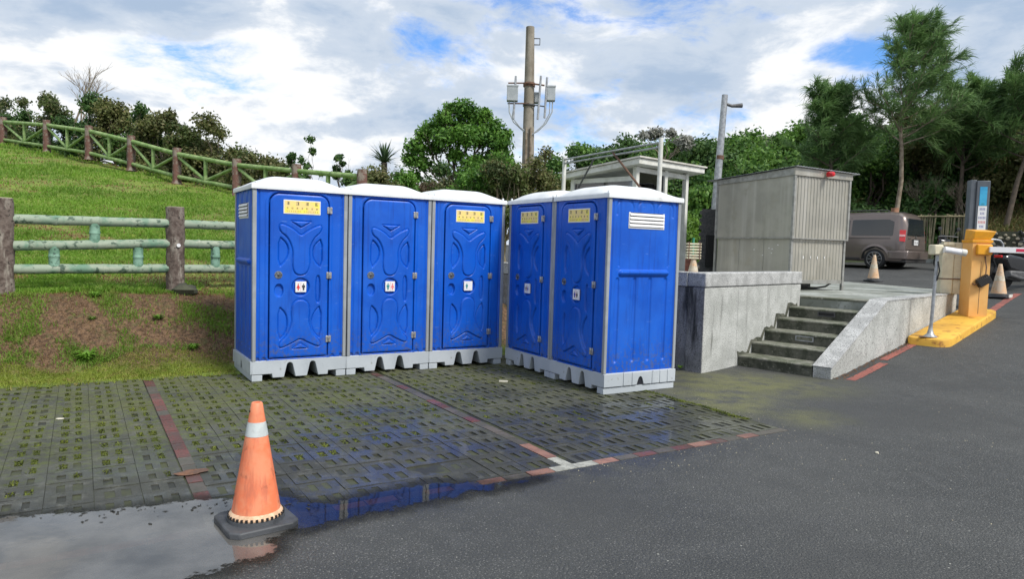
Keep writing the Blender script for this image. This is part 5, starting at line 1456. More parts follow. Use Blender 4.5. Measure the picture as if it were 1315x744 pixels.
obj('post', MB().tube([(0, 0, 0), (.04, 0, 1.34)], .026, 12), 'galvanised', t)
obj('foot_cone', MB().lathe([(.11, 0), (.10, .008), (.05, .05), (.03, .13), (.028, .18)], 20), 'galvanised', t)
obj('foot_rust', MB().prism([(.21 * math.cos(a) + .04 * math.sin(3 * a), .10 * math.sin(a) + .02 * math.cos(5 * a)) for a in [2 * PI * k / 22 for k in range(22)]], .0005, .006, 'z'), 'rust', t)
obj('junction_box', MB().box(-.08, .085, -.07, .07, 1.30, 1.46), 'cream', t, bevel=.02)
cmr = obj('camera_tube', MB().tube([(.06, -.10, 1.385), (.34, -.18, 1.345)], .050, 16), 'arm_white', t)
obj('camera_hood', MB().tube([(.30, -.168, 1.352), (.37, -.188, 1.341)], .056, 16), 'white_paint', cmr)
obj('cable', MB().tube([(.03, -.03, 1.2), (.05, -.05, 1.05), (.03, -.03, .9)], .012, 6), 'black', t)
x, y, _ = S(6.55, 1.60); zb = road_z(x, y) + .115
ca_z = R(20)
t = thing('barrier_gate', 'orange yellow barrier gate cabinet with a white and red boom arm reaching right', 'barrier gate', (x, y, zb), R(-6))
obj('cabinet', MB().box(-.085, .235, -.17, .17, 0, 1.34), 'cabinet_orange', t, bevel=.008)
obj('cabinet_seam', MB().box(.075, .082, -.1725, -.169, .06, 1.0), 'rust', t)
obj('top_lip', MB().box(-.10, .25, -.185, .18, 1.335, 1.385), 'cabinet_top', t, bevel=.006)
obj('top_hood', MB().add([(-.075, -.16, 1.386), (.225, -.16, 1.386), (.225, .15, 1.386), (-.075, .15, 1.386), (-.06, -.18, 1.54), (.29, -.20, 1.54), (.29, .16, 1.58), (-.06, .15, 1.58)],
    [(0, 3, 2, 1), (4, 5, 6, 7), (0, 1, 5, 4), (1, 2, 6, 5), (2, 3, 7, 6), (3, 0, 4, 7)]), 'cabinet_top', t, bevel=.01)
obj('arm_bracket', MB().box(-.03, .22, -.24, -.17, 1.12, 1.30), 'cabinet_top', t, bevel=.012)
bo = obj('boom_arm', MB().box(.15, 3.3, -.285, -.242, 1.165, 1.265), 'arm_white', t, bevel=.004)
for k in range(4): obj('red_stripe', MB().box(.58 + k * .85, 1.0 + k * .85, -.2875, -.2845, 1.188, 1.242), 'arm_red', bo)
lk = Matrix.Translation((.03, -.25, .66)) @ Matrix.Rotation(R(28), 4, 'Y') @ Matrix.Rotation(R(180), 4, 'Z')
lamp = obj('flood_lamp', MB().box(-.13, .10, -.04, .06, -.07, .06, Matrix.Translation((.12, -.24, .66)) @ Matrix.Rotation(R(-32), 4, 'Y')), 'black', t, bevel=.012)
obj('lamp_arm', MB().tube([(-.04, -.17, .60), (-.04, -.22, .58), (.03, -.24, .62)], .012, 6), 'rust', lamp)
obj('cable', MB().tube([(.13, -.24, .72), (.15, -.21, .90), (.13, -.18, 1.10)], .010, 6), 'rust', lamp)
for k in range(6): obj('lamp_fin', MB().box(-.10 + k * .034, -.090 + k * .034, -.044, .064, .061, .085, Matrix.Translation((.12, -.24, .66)) @ Matrix.Rotation(R(-32), 4, 'Y')), 'dark_metal', lamp)
# tall information pillar
t = thing('information_pillar', 'tall dark grey pillar sign with blue panel and a white printed notice behind the barrier gate', 'sign pillar', (9.20, 14.05, road_z(9.2, 14.05)), R(-12))
zk = road_z(9.2, 14.05); hk = 3.18 - zk
obj('pillar_body', MB().box(-.02, .215, -.10, .12, 0, hk), 'kiosk_grey', t, bevel=.008)
obj('side_channel', MB().box(-.125, -.022, -.085, .11, 0, hk + .015), 'kiosk_grey', t, bevel=.006)
obj('channel_gap', MB().box(-.030, -.016, -.103, -.05, .02, hk - .02), 'kiosk_dark', t)
obj('blue_panel', MB().box(.035, .165, -.104, -.099, hk - .49, hk - .12), 'screen_blue', t)
nt = obj('printed_notice', MB().box(.020, .175, -.105, -.099, hk - 1.40, hk - .50), 'sign_white', t)
def text_rows(rows, parent, x0, x1, y, ztop, step, h, mats):
    r_ = random.Random(8)
    for i, n in enumerate(rows):
        z = ztop - step * i; mb = MB(); s_ = (x1 - x0) / 5.4; w0 = s_ * n; c = (x0 + x1) / 2 - w0 / 2
        for k in range(n):
            cx = c + s_ * (k + .5)
            for q in range(3): mb.box(cx - s_ * .38, cx + s_ * .38, y - .0015, y, z - h / 2 + q * h / 2.3, z - h / 2 + q * h / 2.3 + h * .14)
            mb.box(cx - s_ * .06, cx + s_ * .06, y - .0016, y, z - h / 2, z + h / 2)
        obj('text_line', mb, mats[i % len(mats)], parent, kind='stuff')
text_rows([4, 3, 5, 5, 3, 2, 5, 5], nt, .026, .170, -.105, hk - .56, .086, .042, ['ink_blue', 'ink_blue', 'ink_blue', 'ink_red', 'ink_blue', 'ink_blue', 'ink_pink', 'ink_blue'])
text_rows([3], [c for c in t.children if c.name.startswith('blue_panel')][0], .05, .15, -.104, hk - .46, .1, .03, ['ink_teal'])
# cream cabinet on the end of the side wall
t = thing('cream_cabinet', 'weathered cream double cabinet strapped with rusty wire at the end of the side wall', 'cabinet', (8.13, 13.0, PLAT + .03), R(-14))
obj('cabinet_box', MB().box(-.18, .02, -.12, .12, 0, .93), 'cream', t, bevel=.012); obj('cabinet_box', MB().box(.025, .20, -.10, .13, 0, .95), 'cream', t, bevel=.012)
obj('wire_band', MB().box(-.185, .205, -.125, .135, .265, .285), 'rust', t)
obj('roof_flap', MB().box(-.17, .0, -.14, .0, .90, .955), 'cream', t)

# ---------------------------------------------------------------- people mover van
def van():
    t = thing('parked_van', 'grey brown people carrier van parked with its rear to the road beyond the shed', 'van', (0, 0, 0))
    # local: x forward (front +x), y left, z up; rear at x=0
    L, Wd = 4.6, 1.79
    def sect(x):
        """half width and heights along the length: (z, half width) outline from sill to roof centre"""
        rear = max(0, 1 - x / .22)
        front = np.interp(x, [2.9, 3.6, 4.2, 4.6], [0, 0, .25, 1])
        roof = float(np.interp(x, [0.0, .06, .22, .6, 2.6, 3.1, 3.65, 4.35, 4.6], [1.50, 1.68, 1.78, 1.82, 1.82, 1.74, 1.12, .98, .72]))
        wk = 1 - .05 * rear - .12 * front
        hw = Wd / 2 * wk
        ru = hw * float(np.interp(x, [0, .3, 2.9, 3.65, 4.6], [.80, .84, .84, .93, .95]))
        belt = min(1.05, roof - .05)
        return [(.26, hw * .93), (.30, hw * .975), (.55, hw * 1.0), (.85, hw * .995), (belt, hw * .965), (belt + (roof - belt) * .62, hw * .965 + (ru - hw * .965) * .66), (roof - .07 * (roof > 1.2) - .01, ru), (roof - .015, ru * .86), (roof, ru * .55), (roof + .01, 0.0)]
    xs = [0.0, .03, .08, .15, .25, .4] + [.4 + .15 * k for k in range(1, 27)] + [4.42, 4.5, 4.56, 4.6]
    V = []; F = []; m_ = 10; ring = m_ * 2 - 1
    for x in xs:
        sct = sect(x); tap = .04 * (1 - min(1, x / .12))
        for (z, h) in sct: V.append((x + (.05 * max(0, (z - 1.0)) if x < .2 else 0), -h + tap, z))
        for (z, h) in sct[-2::-1]: V.append((x + (.05 * max(0, (z - 1.0)) if x < .2 else 0), h - tap, z))
    n = ring
    wheels = (.86, 3.62)
    for i in range(len(xs) - 1):
        for k in range(n - 1): F.append((i * n + k, i * n + k + 1, (i + 1) * n + k + 1, (i + 1) * n + k))
    F.append(tuple(range(n))[::-1]); F.append(tuple(range((len(xs) - 1) * n, len(xs) * n)))
    for i in range(len(xs) - 1): F.append((i * n, (i + 1) * n, (i + 1) * n + n - 1, i * n + n - 1))
    body = MB().add(V, F)
    obj('body', body, 'van_paint', t, smooth=32)
    def side_y(x, z, s_):
        sct = sect(x); zs = [q[0] for q in sct]; hs = [q[1] for q in sct]
        return s_ * float(np.interp(z, zs, hs))
    def side_panel(name, poly, s_, off, m, parent, thick=.01, smooth=0):
        pts_ = smooth_poly([q for i in range(len(poly)) for q in [tuple(np.array(poly[i]) * .86 + np.array(poly[i - 1]) * .14), poly[i], tuple(np.array(poly[i]) * .86 + np.array(poly[(i + 1) % len(poly)]) * .14)]], 1) if smooth else poly
        V = [(x, side_y(x, z, s_) + s_ * off, z) for (x, z) in pts_] + [(x, side_y(x, z, s_) - s_ * thick, z) for (x, z) in pts_]
        n = len(pts_); F = [tuple(range(n))] + [(i, (i + 1) % n, n + (i + 1) % n, n + i) for i in range(n)]
        return obj(name, MB().add(V, F), m, parent, smooth=20)
    for s_ in (-1, 1):
        side_panel('side_window', [(.36, 1.06), (1.62, 1.06), (1.62, 1.56), (.52, 1.57), (.36, 1.50)], s_, .006, 'van_glass', t, smooth=1)
        side_panel('side_window', [(1.70, 1.06), (2.55, 1.06), (2.55, 1.56), (1.70, 1.56)], s_, .006, 'van_glass', t, smooth=1)
        side_panel('side_window', [(2.66, 1.06), (3.42, 1.06), (3.05, 1.54), (2.66, 1.56)], s_, .006, 'van_glass', t)
        side_panel('slide_rail', [(.42, .965), (1.72, .965), (1.72, .985), (.42, .985)], s_, .004, 'black', t)
        side_panel('door_seam', [(1.655, .40), (1.668, .40), (1.668, 1.62), (1.655, 1.62)], s_, .003, 'black', t)
        side_panel('fuel_flap', [(.40, .74), (.58, .74), (.58, .90), (.40, .90)], s_, .004, 'van_paint', t)
        side_panel('sill_strip', [(1.30, .30), (3.15, .30), (3.15, .36), (1.30, .36)], s_, .010, 'van_trim', t)
        side_panel('bumper_line', [(.02, .60), (.42, .60), (.42, .612), (.02, .612)], s_, .004, 'black', t)
        side_panel('tail_light', [(.012, .88), (.16, .90), (.18, 1.24), (.03, 1.24)], s_, .012, 'tail_red', t, .02)
        side_panel('tail_light_clear_band', [(.02, 1.04), (.17, 1.045), (.175, 1.10), (.025, 1.10)], s_, .015, 'tail_clear', t, .0)
        for wx in wheels:
            wz = .33
            arc = [(wx + .40 * math.cos(a), wz + .40 * math.sin(a)) for a in [PI * k / 14 for k in range(15)]]
            lip = [(wx + .47 * math.cos(a), wz + .47 * math.sin(a)) for a in [PI * k / 14 for k in range(15)]]
            side_panel('wheel_well', [(wx + .40, .255)] + arc + [(wx - .40, .255)], s_, .004, 'black', t, .0)
            V = []; 
            for (ax, az), (bx, bz) in zip(arc, lip): V += [(ax, side_y(ax, az, s_) + s_ * .022, az), (bx, side_y(bx, bz, s_) + s_ * .006, bz)]
            obj('wheel_arch', MB().add(V, [(2 * i, 2 * i + 1, 2 * i + 3, 2 * i + 2) for i in range(14)]), 'van_paint', t)
            T = Matrix.Translation((wx, s_ * .80, wz)) @ Matrix.Rotation(-s_ * PI / 2, 4, 'X')
            ty = obj('tyre', MB().lathe([(.21, -.10), (.30, -.10), (.325, -.07), (.328, .06), (.305, .10), (.235, .108), (.225, .09)], 32, T), 'tyre', t)
            rm = MB().lathe([(.225, .085), (.232, .108), (.222, .112), (.205, .085), (.20, .03)], 32, T, cap=False)
            for k in range(10):
                rm.box(.03, .215, -.013, .013, .075, .100, T @ Matrix.Rotation(2 * PI * k / 10 + .06 * (k % 2), 4, 'Z'))
            rm.lathe([(.05, .07), (.05, .108), (.0, .110)], 14, T)
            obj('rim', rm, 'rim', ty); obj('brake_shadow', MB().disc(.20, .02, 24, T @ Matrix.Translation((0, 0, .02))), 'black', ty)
        obj('roof_rail', MB().tube([(.55, s_ * .68, 1.815), (.62, s_ * .69, 1.86), (2.6, s_ * .69, 1.86), (2.7, s_ * .68, 1.80)], .018, 8), 'van_trim', t)
        obj('mirror', MB().box(3.10, 3.22, s_ * .93 - .10, s_ * .93 + .10, 1.05, 1.24), 'van_trim', t, bevel=.03)
        obj('headlight', MB().box(4.28, 4.50, s_ * .62 - .14, s_ * .62 + .14, .70, .86), 'van_glass', t, bevel=.03)
    def rx(z): return .05 * max(0, z - 1.0) 
    obj('rear_window', MB().add([(rx(1.08) - .012, -.68, 1.08), (rx(1.08) - .012, .68, 1.08), (rx(1.58) - .004, .60, 1.60), (rx(1.58) - .004, -.60, 1.60), (.05, -.68, 1.08), (.05, .68, 1.08), (.08, .60, 1.60), (.08, -.60, 1.60)],
        [(0, 1, 2, 3), (0, 4, 5, 1), (1, 5, 6, 2), (2, 6, 7, 3), (3, 7, 4, 0)]), 'van_glass', t, bevel=.004)
    bp = obj('rear_bumper', MB().prism([(-.10, -.84), (-.10, .84), (.02, .90), (.50, .905), (.50, -.905), (.02, -.90)][::-1], .33, .60, 'z'), 'van_paint', t, bevel=.035)
    obj('bumper_under', MB().box(-.06, .45, -.84, .84, .235, .33), 'van_trim', t, bevel=.03)
    obj('tailgate_seam', MB().box(-.004, .004, -.79, .79, .63, .642), 'black', t)
    obj('plate_recess', MB().box(-.006, .004, -.30, .30, .78, .965), 'van_trim', t)
    pl_ = obj('number_plate', MB().box(-.016, -.007, -.17, .17, .785, .945), 'sign_white', t, bevel=.004)
    gm = MB(); r_ = random.Random(4)
    for k in range(7):
        y = .125 - k * .042
        if k == 3: gm.box(-.0175, -.016, y - .008, y + .008, .855, .862); continue
        gm.box(-.0175, -.016, y - .013, y - .008, .82, .90); gm.box(-.0175, -.016, y - .008, y + .012, .82, .827); gm.box(-.0175, -.016, y + .004, y + .012, .84, .90)
    obj('plate_characters', gm, 'ink_dark', pl_, kind='stuff')
    obj('round_badge', MB().disc(.045, .008, 20, Matrix.Translation((-.004, 0, 1.035)) @ Matrix.Rotation(-PI / 2, 4, 'Y')), 'chrome', t)
    obj('model_lettering', MB().box(-.006, .0, .42, .62, .98, 1.005), 'chrome', t); obj('chrome_strip', MB().box(-.016, -.004, -.36, .30, .965, .978), 'chrome', t)
    obj('rear_wiper', MB().box(-.022, -.014, -.40, .05, 1.11, 1.125), 'black', t)
    obj('windscreen', MB().add([(3.70, -.70, 1.10), (3.70, .70, 1.10), (3.16, .62, 1.69), (3.16, -.62, 1.69)], [(0, 1, 2, 3)]), 'van_glass', t)
    return t
v = van()
gz = road_z(11.6, 21.6)
v.location = (12.60, 21.95, gz - .0); v.rotation_euler = (0, 0, R(131))

# ---------------------------------------------------------------- scooters
def scooter(label, loc, rz):
    t = thing('scooter', label, 'scooter', loc, rz, 'scooters behind the barrier')
    for x in (-.62, .62):
        T = Matrix.Translation((x, 0, .25)) @ Matrix.Rotation(PI / 2, 4, 'X')
        ty = obj('tyre', MB().lathe([(.15, -.05), (.21, -.055), (.25, -.03), (.25, .03), (.21, .055), (.15, .05)], 28, T), 'tyre', t)
        rm = MB().lathe([(.03, -.04), (.05, .04), (.0, .045)], 10, T)
        for k in range(5): rm.box(.02, .16, -.015, .015, -.02, .02, T @ Matrix.Rotation(2 * PI * k / 5, 4, 'Z'))
        obj('rim', rm, 'rim', ty)
    # side outline of the tail body, pushed out and rounded
    obj('rear_body', MB().prism([(-.85, .62), (-.70, .42), (-.30, .34), (.02, .36), (.05, .60), (-.05, .72), (-.70, .80), (-.88, .74)], -.16, .16, 'y'), 'black_gloss', t, bevel=.07)
    obj('engine_cover', MB().prism([(-.80, .22), (-.35, .16), (-.15, .24), (-.20, .40), (-.70, .42)], -.20, .12, 'y'), 'dark_metal', t, bevel=.04)
    obj('seat', MB().prism([(-.82, .80), (-.05, .72), (.02, .76), (-.10, .84), (-.45, .86), (-.82, .92)], -.14, .14, 'y'), 'black', t, bevel=.05)
    obj('floor_board', MB().box(-.02, .36, -.17, .17, .28, .36), 'black_gloss', t, bevel=.03)
    obj('leg_shield', MB().prism([(.30, .30), (.42, .28), (.60, .80), (.56, .98), (.46, .95)], -.20, .20, 'y'), 'black_gloss', t, bevel=.05)
    obj('front_mudguard', MB().prism([(.36, .42), (.46, .30), (.62, .52), (.86, .38), (.80, .52), (.62, .60)], -.08, .08, 'y'), 'black_gloss', t, bevel=.03)
    hb = obj('handlebar', MB().tube([(.38, -.34, 1.02), (.46, -.12, 1.04), (.46, .12, 1.04), (.38, .34, 1.02)], .018, 8), 'dark_metal', t)
    obj('headlight', MB().lathe([(.02, .16), (.09, .12), (.10, 0), (.05, -.08)], 16, Matrix.Translation((.55, 0, 1.0)) @ Matrix.Rotation(PI / 2, 4, 'Y')), 'black_gloss', t)
    for s_ in (-1, 1):
        obj('mirror_stem', MB().tube([(.42, s_ * .22, 1.04), (.36, s_ * .30, 1.22)], .009, 6), 'dark_metal', hb)
        obj('mirror', MB().lathe([(.01, -.012), (.060, -.008), (.062, .008), (.01, .012)], 14, Matrix.Translation((.35, s_ * .32, 1.26)) @ Matrix.Rotation(PI / 2, 4, 'Y')), 'black_gloss', hb)
    obj('fork', MB().tube([(.62, .075, .25), (.48, .05, .95)], .022, 8), 'dark_metal', t); obj('tail_lamp', MB().box(-.90, -.86, -.09, .09, .70, .76), 'tail_red', t, bevel=.01)
    obj('exhaust', MB().tube([(-.15, -.20, .22), (-.45, -.23, .24), (-.82, -.23, .32)], [.02, .045, .05], 12), 'dark_metal', t)
    return t
def put(x, y): return (x, y, road_z(x, y))
s1 = scooter('black scooter nearest the barrier, its rear wheel beside the dirty traffic cone', put(11.95, 16.35), R(20))
s2 = dup(s1, put(12.7, 17.6), R(12), 'black scooter parked behind the nearest one, under the boom arm')
s3 = dup(s1, put(13.25, 20.9), R(100), 'dark scooter standing in front of the bamboo screen behind the cream cabinet')

# silver hoop railing, stone wall, bamboo screen
t = thing('hoop_railing', 'low silver tube railing in front of the pebble stone wall', 'railing', (13.85, 20.0, road_z(13.85, 20)))
for x in (0, 1.6, 3.2):
    obj('hoop', MB().tube([(x - .9, 0, .92), (x - .1, 0, .95), (x + .03, 0, .93), (x + .12, 0, .83), (x + .13, 0, 0)], .032, 10), 'galvanised', t)
t = thing('stone_wall', 'low dark wall set with pale round stones at the foot of the wooded slope', 'wall', (15.0, 25.2, 0))
wl = Vector((3.4, -4.2, 0)); wl = (Vector((22.5, 17.8, 0)) - Vector((14.6, 24.6, 0)))
wa = Vector((14.6, 24.6, 0)); wd = wl.normalized(); ang = math.atan2(wd.y, wd.x); t.location = (wa.x, wa.y, road_z(wa.x, wa.y) - .1); t.rotation_euler = (0, 0, ang)
obj('wall_core', MB().box(1.1, 12, 0, .5, -.3, 1.25), 'mortar_dark', t)
st = MB(); r_ = random.Random(6)
for row in range(8):
    x = 1.2 + r_.uniform(0, .2)
    while x < 11.5:
        w_ = r_.uniform(.045, .085); z = .10 + row * .150 + r_.uniform(-.03, .03)
        q = lump(w_, .07, w_ * r_.uniform(.6, .9), r_.randrange(999), 8, 5); st.add([Vector(v) + Vector((x, -.02, z)) for v in q.v], q.f)
        x += w_ * 2 + r_.uniform(.03, .16)
obj('wall_stones', st, 'stone_light', t, kind='stuff')
t = thing('bamboo_screen', 'screen of upright bamboo poles with a top bar between the van and the pillar sign', 'screen', (14.6, 25.4, road_z(14.6, 25.4)), R(-48))
r_ = random.Random(9)
for k in range(24):
    x = .03 + k * .076 + r_.uniform(-.015, .015); h = 1.72 + r_.uniform(-.05, .03)
    if k in (8, 9, 16): continue
    b = obj('bamboo_pole', MB().tube([(x + r_.uniform(-.08, .08), r_.uniform(-.03, .03), 0), (x, 0, h)], r_.uniform(.022, .036), 7), 'bamboo', t, smooth=60)
obj('top_bar', MB().tube([(0, -.05, 1.66), (1.82, -.05, 1.64)], .03, 8), 'bamboo', t); obj('foot_board', MB().box(0, 1.82, -.06, .06, .0, .14), 'concrete_top', t)
tag(obj('tree_stump', MB().tube([(0, 0, 0), (.03, 0, 1.0), (.0, 0, 1.95)], [.16, .15, .12], 12), 'stump', loc=(13.05, 24.1, road_z(13, 24.1))), 'cut reddish brown stump post rising behind the roof of the van', 'stump')

# ---------------------------------------------------------------- vegetation
def leaf_cards(centres, radii, n, size, squash=.8, shell=.55, droop=0.0, up=.3, long=1.6):
    """n leaf quads spread through blobs; returns arrays of verts and quads"""
    centres = np.asarray(centres, float); radii = np.asarray(radii, float)
    wgt = radii ** 2; pick = rng.choice(len(radii), n, p=wgt / wgt.sum())
    d = rng.normal(size=(n, 3)); d /= np.linalg.norm(d, axis=1)[:, None]
    rad = radii[pick] * (shell + (1 - shell) * rng.random(n)) * (1 + .15 * rng.normal(size=n))
    p = centres[pick] + d * rad[:, None] * [1, 1, squash]
    nrm = d * .6 + rng.normal(size=(n, 3)) * .6 + [0, 0, up]; nrm /= np.linalg.norm(nrm, axis=1)[:, None]
    a = np.cross(nrm, rng.normal(size=(n, 3))); a /= np.linalg.norm(a, axis=1)[:, None]; a[:, 2] -= droop; a /= np.linalg.norm(a, axis=1)[:, None]
    b = np.cross(nrm, a)
    s_ = size * rng.uniform(.6, 1.35, n)[:, None]
    a = a * s_ * long / 2; b = b * s_ / 2
    V = np.stack([p - a, p - b * .9 + a * .1, p + a, p + b * .9 + a * .1], 1).reshape(-1, 3)
    return V, np.arange(n * 4).reshape(-1, 4)
def crown(name, m, parent, *args, **kw):
    V, F = leaf_cards(*args, **kw); return obj(name, fast_mesh(name, V, F, 4), m, parent)
def limb(mb, a, b, r0, r1, seed, bend=.12, n=5):
    r_ = random.Random(seed); a, b = Vector(a), Vector(b); L = (b - a).length; pts_ = []; rs = []
    for i in range(n + 1):
        t = i / n; o = math.sin(t * PI) * L * bend
        pts_.append(a.lerp(b, t) + Vector((r_.uniform(-1, 1), r_.uniform(-1, 1), r_.uniform(-.3, .5))) * o * .6); rs.append(r0 + (r1 - r0) * t)
    mb.tube(pts_, rs, 7); return pts_
def tree(label, loc, blobs, leaf, n, size, bark='bark', trunk_r=.12, name='tree', twigs=0, group=None, cat='tree', **kw):
    """blobs: list of (x, y, z, r) relative to the foot"""
    t = thing(name, label, cat, loc, 0, group)
    mb = MB(); r_ = random.Random(int(loc[0] * 37 + loc[1] * 11))
    low_ = min(b[2] - b[3] for b in blobs); fork = Vector((0, 0, max(.15, low_ * .8)))
    limb(mb, (0, 0, -.2), fork, trunk_r, trunk_r * .75, 1, .05)
    for i, b in enumerate(blobs):
        e = Vector(b[:3]); limb(mb, fork, e, trunk_r * .5, trunk_r * .14, i, .15)
        for q in range(twigs):
            d = Vector((r_.gauss(0, 1), r_.gauss(0, 1), abs(r_.gauss(0, .8)))).normalized() * b[3] * r_.uniform(.6, 1.15)
            limb(mb, e.lerp(fork, r_.uniform(0, .3)), e + d, trunk_r * .16, trunk_r * .05, q, .1, 3)
    obj('trunk', mb, bark, t, smooth=60)
    if n: crown('crown', leaf, t, [b[:3] for b in blobs], [b[3] for b in blobs], n, size, **kw)
    return t
def blobset(seed, n, w_, d_, z0, z1, r0, r1, dome=True):
    r_ = random.Random(seed); out = []
    for i in range(n):
        x = r_.uniform(-1, 1); y = r_.uniform(-1, 1)
        hz = (1 - .65 * x * x) if dome else 1
        z = z0 + (z1 - z0) * hz * r_.uniform(.25, 1); out.append((x * w_, y * d_, z, r_.uniform(r0, r1)))
    return out
# the round tree behind the toilets
blobs = [(-1.55, 0, 2.35, .45), (-1.05, .3, 3.05, .45), (-.55, -.2, 3.35, .42), (.15, .1, 3.75, .50), (.65, .2, 3.5, .45), (1.15, .2, 3.15, .50), (1.45, -.2, 2.55, .50), (.3, -.5, 2.7, .55), (-.5, -.4, 2.65, .48),
         (1.1, .2, 1.9, .60), (-1.3, -.1, 1.75, .40), (.55, -.3, 1.7, .55), (1.75, .1, 1.7, .5), (0, .4, 3.1, .6), (1.55, 0, 2.1, .45), (1.3, 0, 1.2, .55), (.7, 0, 1.0, .5), (-1.75, 0, 1.9, .38), (-1.6, .2, 1.3, .30),
         (.1, .2, 1.35, .35), (-.95, .4, 2.4, .40), (.85, -.1, 2.75, .55), (-1.3, 0, 2.8, .32), (2.0, 0, 1.2, .45), (-.1, -.3, 2.1, .35), (-.35, 0, 3.75, .28), (.95, 0, 3.62, .24), (1.7, 0, 2.9, .26)]
tree('large round dark green tree behind the row of toilets left of the utility pole', (-2.05, 25.4, 2.75), blobs, 'leaf_tree', 30000, .082, 'bark', .12, twigs=5, squash=.85, shell=.15)
# low bushes around its foot and to the right of the pole
bush_spec = [   # label, place, top, half width, leaf, seed
    ('tangled brown and green bush under the left side of the round tree', (-3.0, 22.8), 3.85, .75, 'leaf_brown', 1),
    ('olive bush below the spiky palm above the second toilet', (-4.10, 20.6), 3.85, .62, 'leaf_olive', 2),
    ('green bush between the spiky palm and the round tree', (-3.45, 21.6), 3.90, .55, 'leaf_tree', 7),
    ('reddish brown bush in front of the round tree trunk', (-2.2, 22.4), 3.80, .65, 'leaf_shrub', 8),
    ('dry leaning bush right of the round tree in front of the utility pole', (-.25, 20.9), 4.45, .85, 'leaf_shrub', 3),
    ('green bush right beside the foot of the utility pole', (.95, 21.4), 4.60, .80, 'leaf_olive', 4),
    ('loose bush between utility pole and pipe frame', (2.1, 21.8), 4.25, .85, 'leaf_shrub', 5),
    ('deep green bush above the inner corner of the toilet rows', (-1.35, 21.2), 4.05, .90, 'leaf_tree', 6),
    ('broad green bush filling the gap between the round tree and the utility pole', (-.75, 23.6), 5.0, .95, 'leaf_tree', 10),
    ('dark skirt of foliage under the middle of the round tree', (-2.3, 23.9), 4.45, 1.05, 'leaf_dark', 11),
    ('low dark bush behind the foot of the left pipe frame post', (3.1, 23.5), 4.1, .8, 'leaf_dark', 9),
]
for (lb, (x, y), top, hw, lf, sd_) in bush_spec:
    z0 = max(1.0, float(hill_z(x, y))); h = top - z0
    tree(lb, (x, y, z0), blobset(sd_, 26, hw, .5, h * .25, h - .15, .22, .46), lf, 12000, .062, 'bark_pale', .05, 'bush', 4, 'bushes behind the toilets', 'bush', squash=.9, shell=.15)
# spiky palm
t = thing('screw_palm', 'spiky dark palm rosette against the sky above the second toilet', 'palm', (-3.95, 21.2, float(hill_z(-3.95, 21.2))))
PH = 4.02 - t.location.z
obj('trunk', MB().tube([(0, 0, -.2), (0, 0, PH)], .09, 8), 'bark', t)
r_ = random.Random(3)
fr = MB()
for k in range(64):
    a = r_.uniform(0, 2 * PI); e = r_.uniform(.05, 1.45); L = r_.uniform(.55, .80); d = Vector((math.cos(a) * math.cos(e), math.sin(a) * math.cos(e), math.sin(e)))
    s_ = d.cross(Vector((0, 0, 1))).normalized() * .022; o_ = Vector((0, 0, PH)); m_ = o_ + d * L * .55; e2 = o_ + d * L - Vector((0, 0, .10 * math.cos(e)))
    fr.add([o_ - s_, o_ + s_, m_ + s_ * 1.3, m_ - s_ * 1.3, e2], [(0, 1, 2, 3), (3, 2, 4)])
obj('fronds', fr, 'leaf_agave', t, smooth=0, kind='stuff')
# shrubs in a row beyond the upper fence:  (x, y, top z, half width, leaf, label)
row = [(-24.6, 33.0, 8.0, 1.3, 'leaf_shrub', 'dark shrub at the far left end of the hilltop fence'), (-22.9, 32.0, 7.3, .9, 'leaf_dark', 'low dark shrub behind the first panel of the hilltop fence'),
       (-20.9, 31.0, 8.1, 1.1, 'leaf_shrub', 'open brownish shrub behind the hilltop fence left of the bare tree'), (-17.1, 28.6, 7.35, .95, 'leaf_dark', 'thick dark shrub right of the bare tree on the hilltop'),
       (-15.9, 28.0, 7.15, .8, 'leaf_olive', 'olive leaved shrub behind the third panel of the hilltop fence'), (-14.6, 27.2, 7.0, .95, 'leaf_dark', 'dark rounded shrub with ragged top behind the fourth hilltop post'),
       (-13.1, 26.2, 6.45, 1.0, 'leaf_olive', 'olive shrub in the middle of the hilltop row'), (-11.7, 25.3, 6.0, .9, 'leaf_shrub', 'mixed brown and green shrub behind the hilltop fence'),
       (-8.4, 23.2, 4.95, .8, 'leaf_olive', 'low green shrub between the hilltop row and the thin saplings'),
       (-19.4, 30.0, 6.9, .9, 'leaf_dark', 'low dark shrub right at the foot of the bare tree'),
       (-10.5, 24.6, 5.75, .8, 'leaf_olive', 'rounded olive shrub sloping down behind the hilltop fence'), (-9.5, 24.0, 5.3, .75, 'leaf_shrub', 'lowest shrub of the thick hilltop row, nearest the toilets')]
for i, (x, y, zt, hw, lf, lb) in enumerate(row):
    z0 = float(hill_z(x, y)); h = zt - z0
    tree(lb, (x, y, z0), blobset(30 + i, 24, hw * 1.2, .6, -.5, h - .2, .26, .50), lf, 12000, .08, 'bark', .06, 'shrub', 3, 'shrubs along the hilltop fence', 'shrub', squash=.9, shell=.15)
for i, (x, y, zt, hw, lb) in enumerate([(-6.25, 21.6, 4.95, .40, 'thin dark sapling with sparse leaves above the leftmost toilet'), (-5.15, 20.6, 4.35, .30, 'second sparse sapling right of the taller one above the toilets'),
                                        (-4.65, 20.2, 3.95, .25, 'small sparse sapling just left of the spiky palm'), (-7.1, 22.6, 4.5, .3, 'thin sapling beside the right end of the hilltop shrubs')]):
    z0 = float(hill_z(x, y)); h = zt - z0
    tree(lb, (x, y, z0), blobset(60 + i, 7, hw, .2, .8, h - .1, .08, .17), 'leaf_dark', 520, .085, 'bark', .022, 'sapling', 2, 'saplings above the toilets', 'sapling', squash=.9, shell=.1)
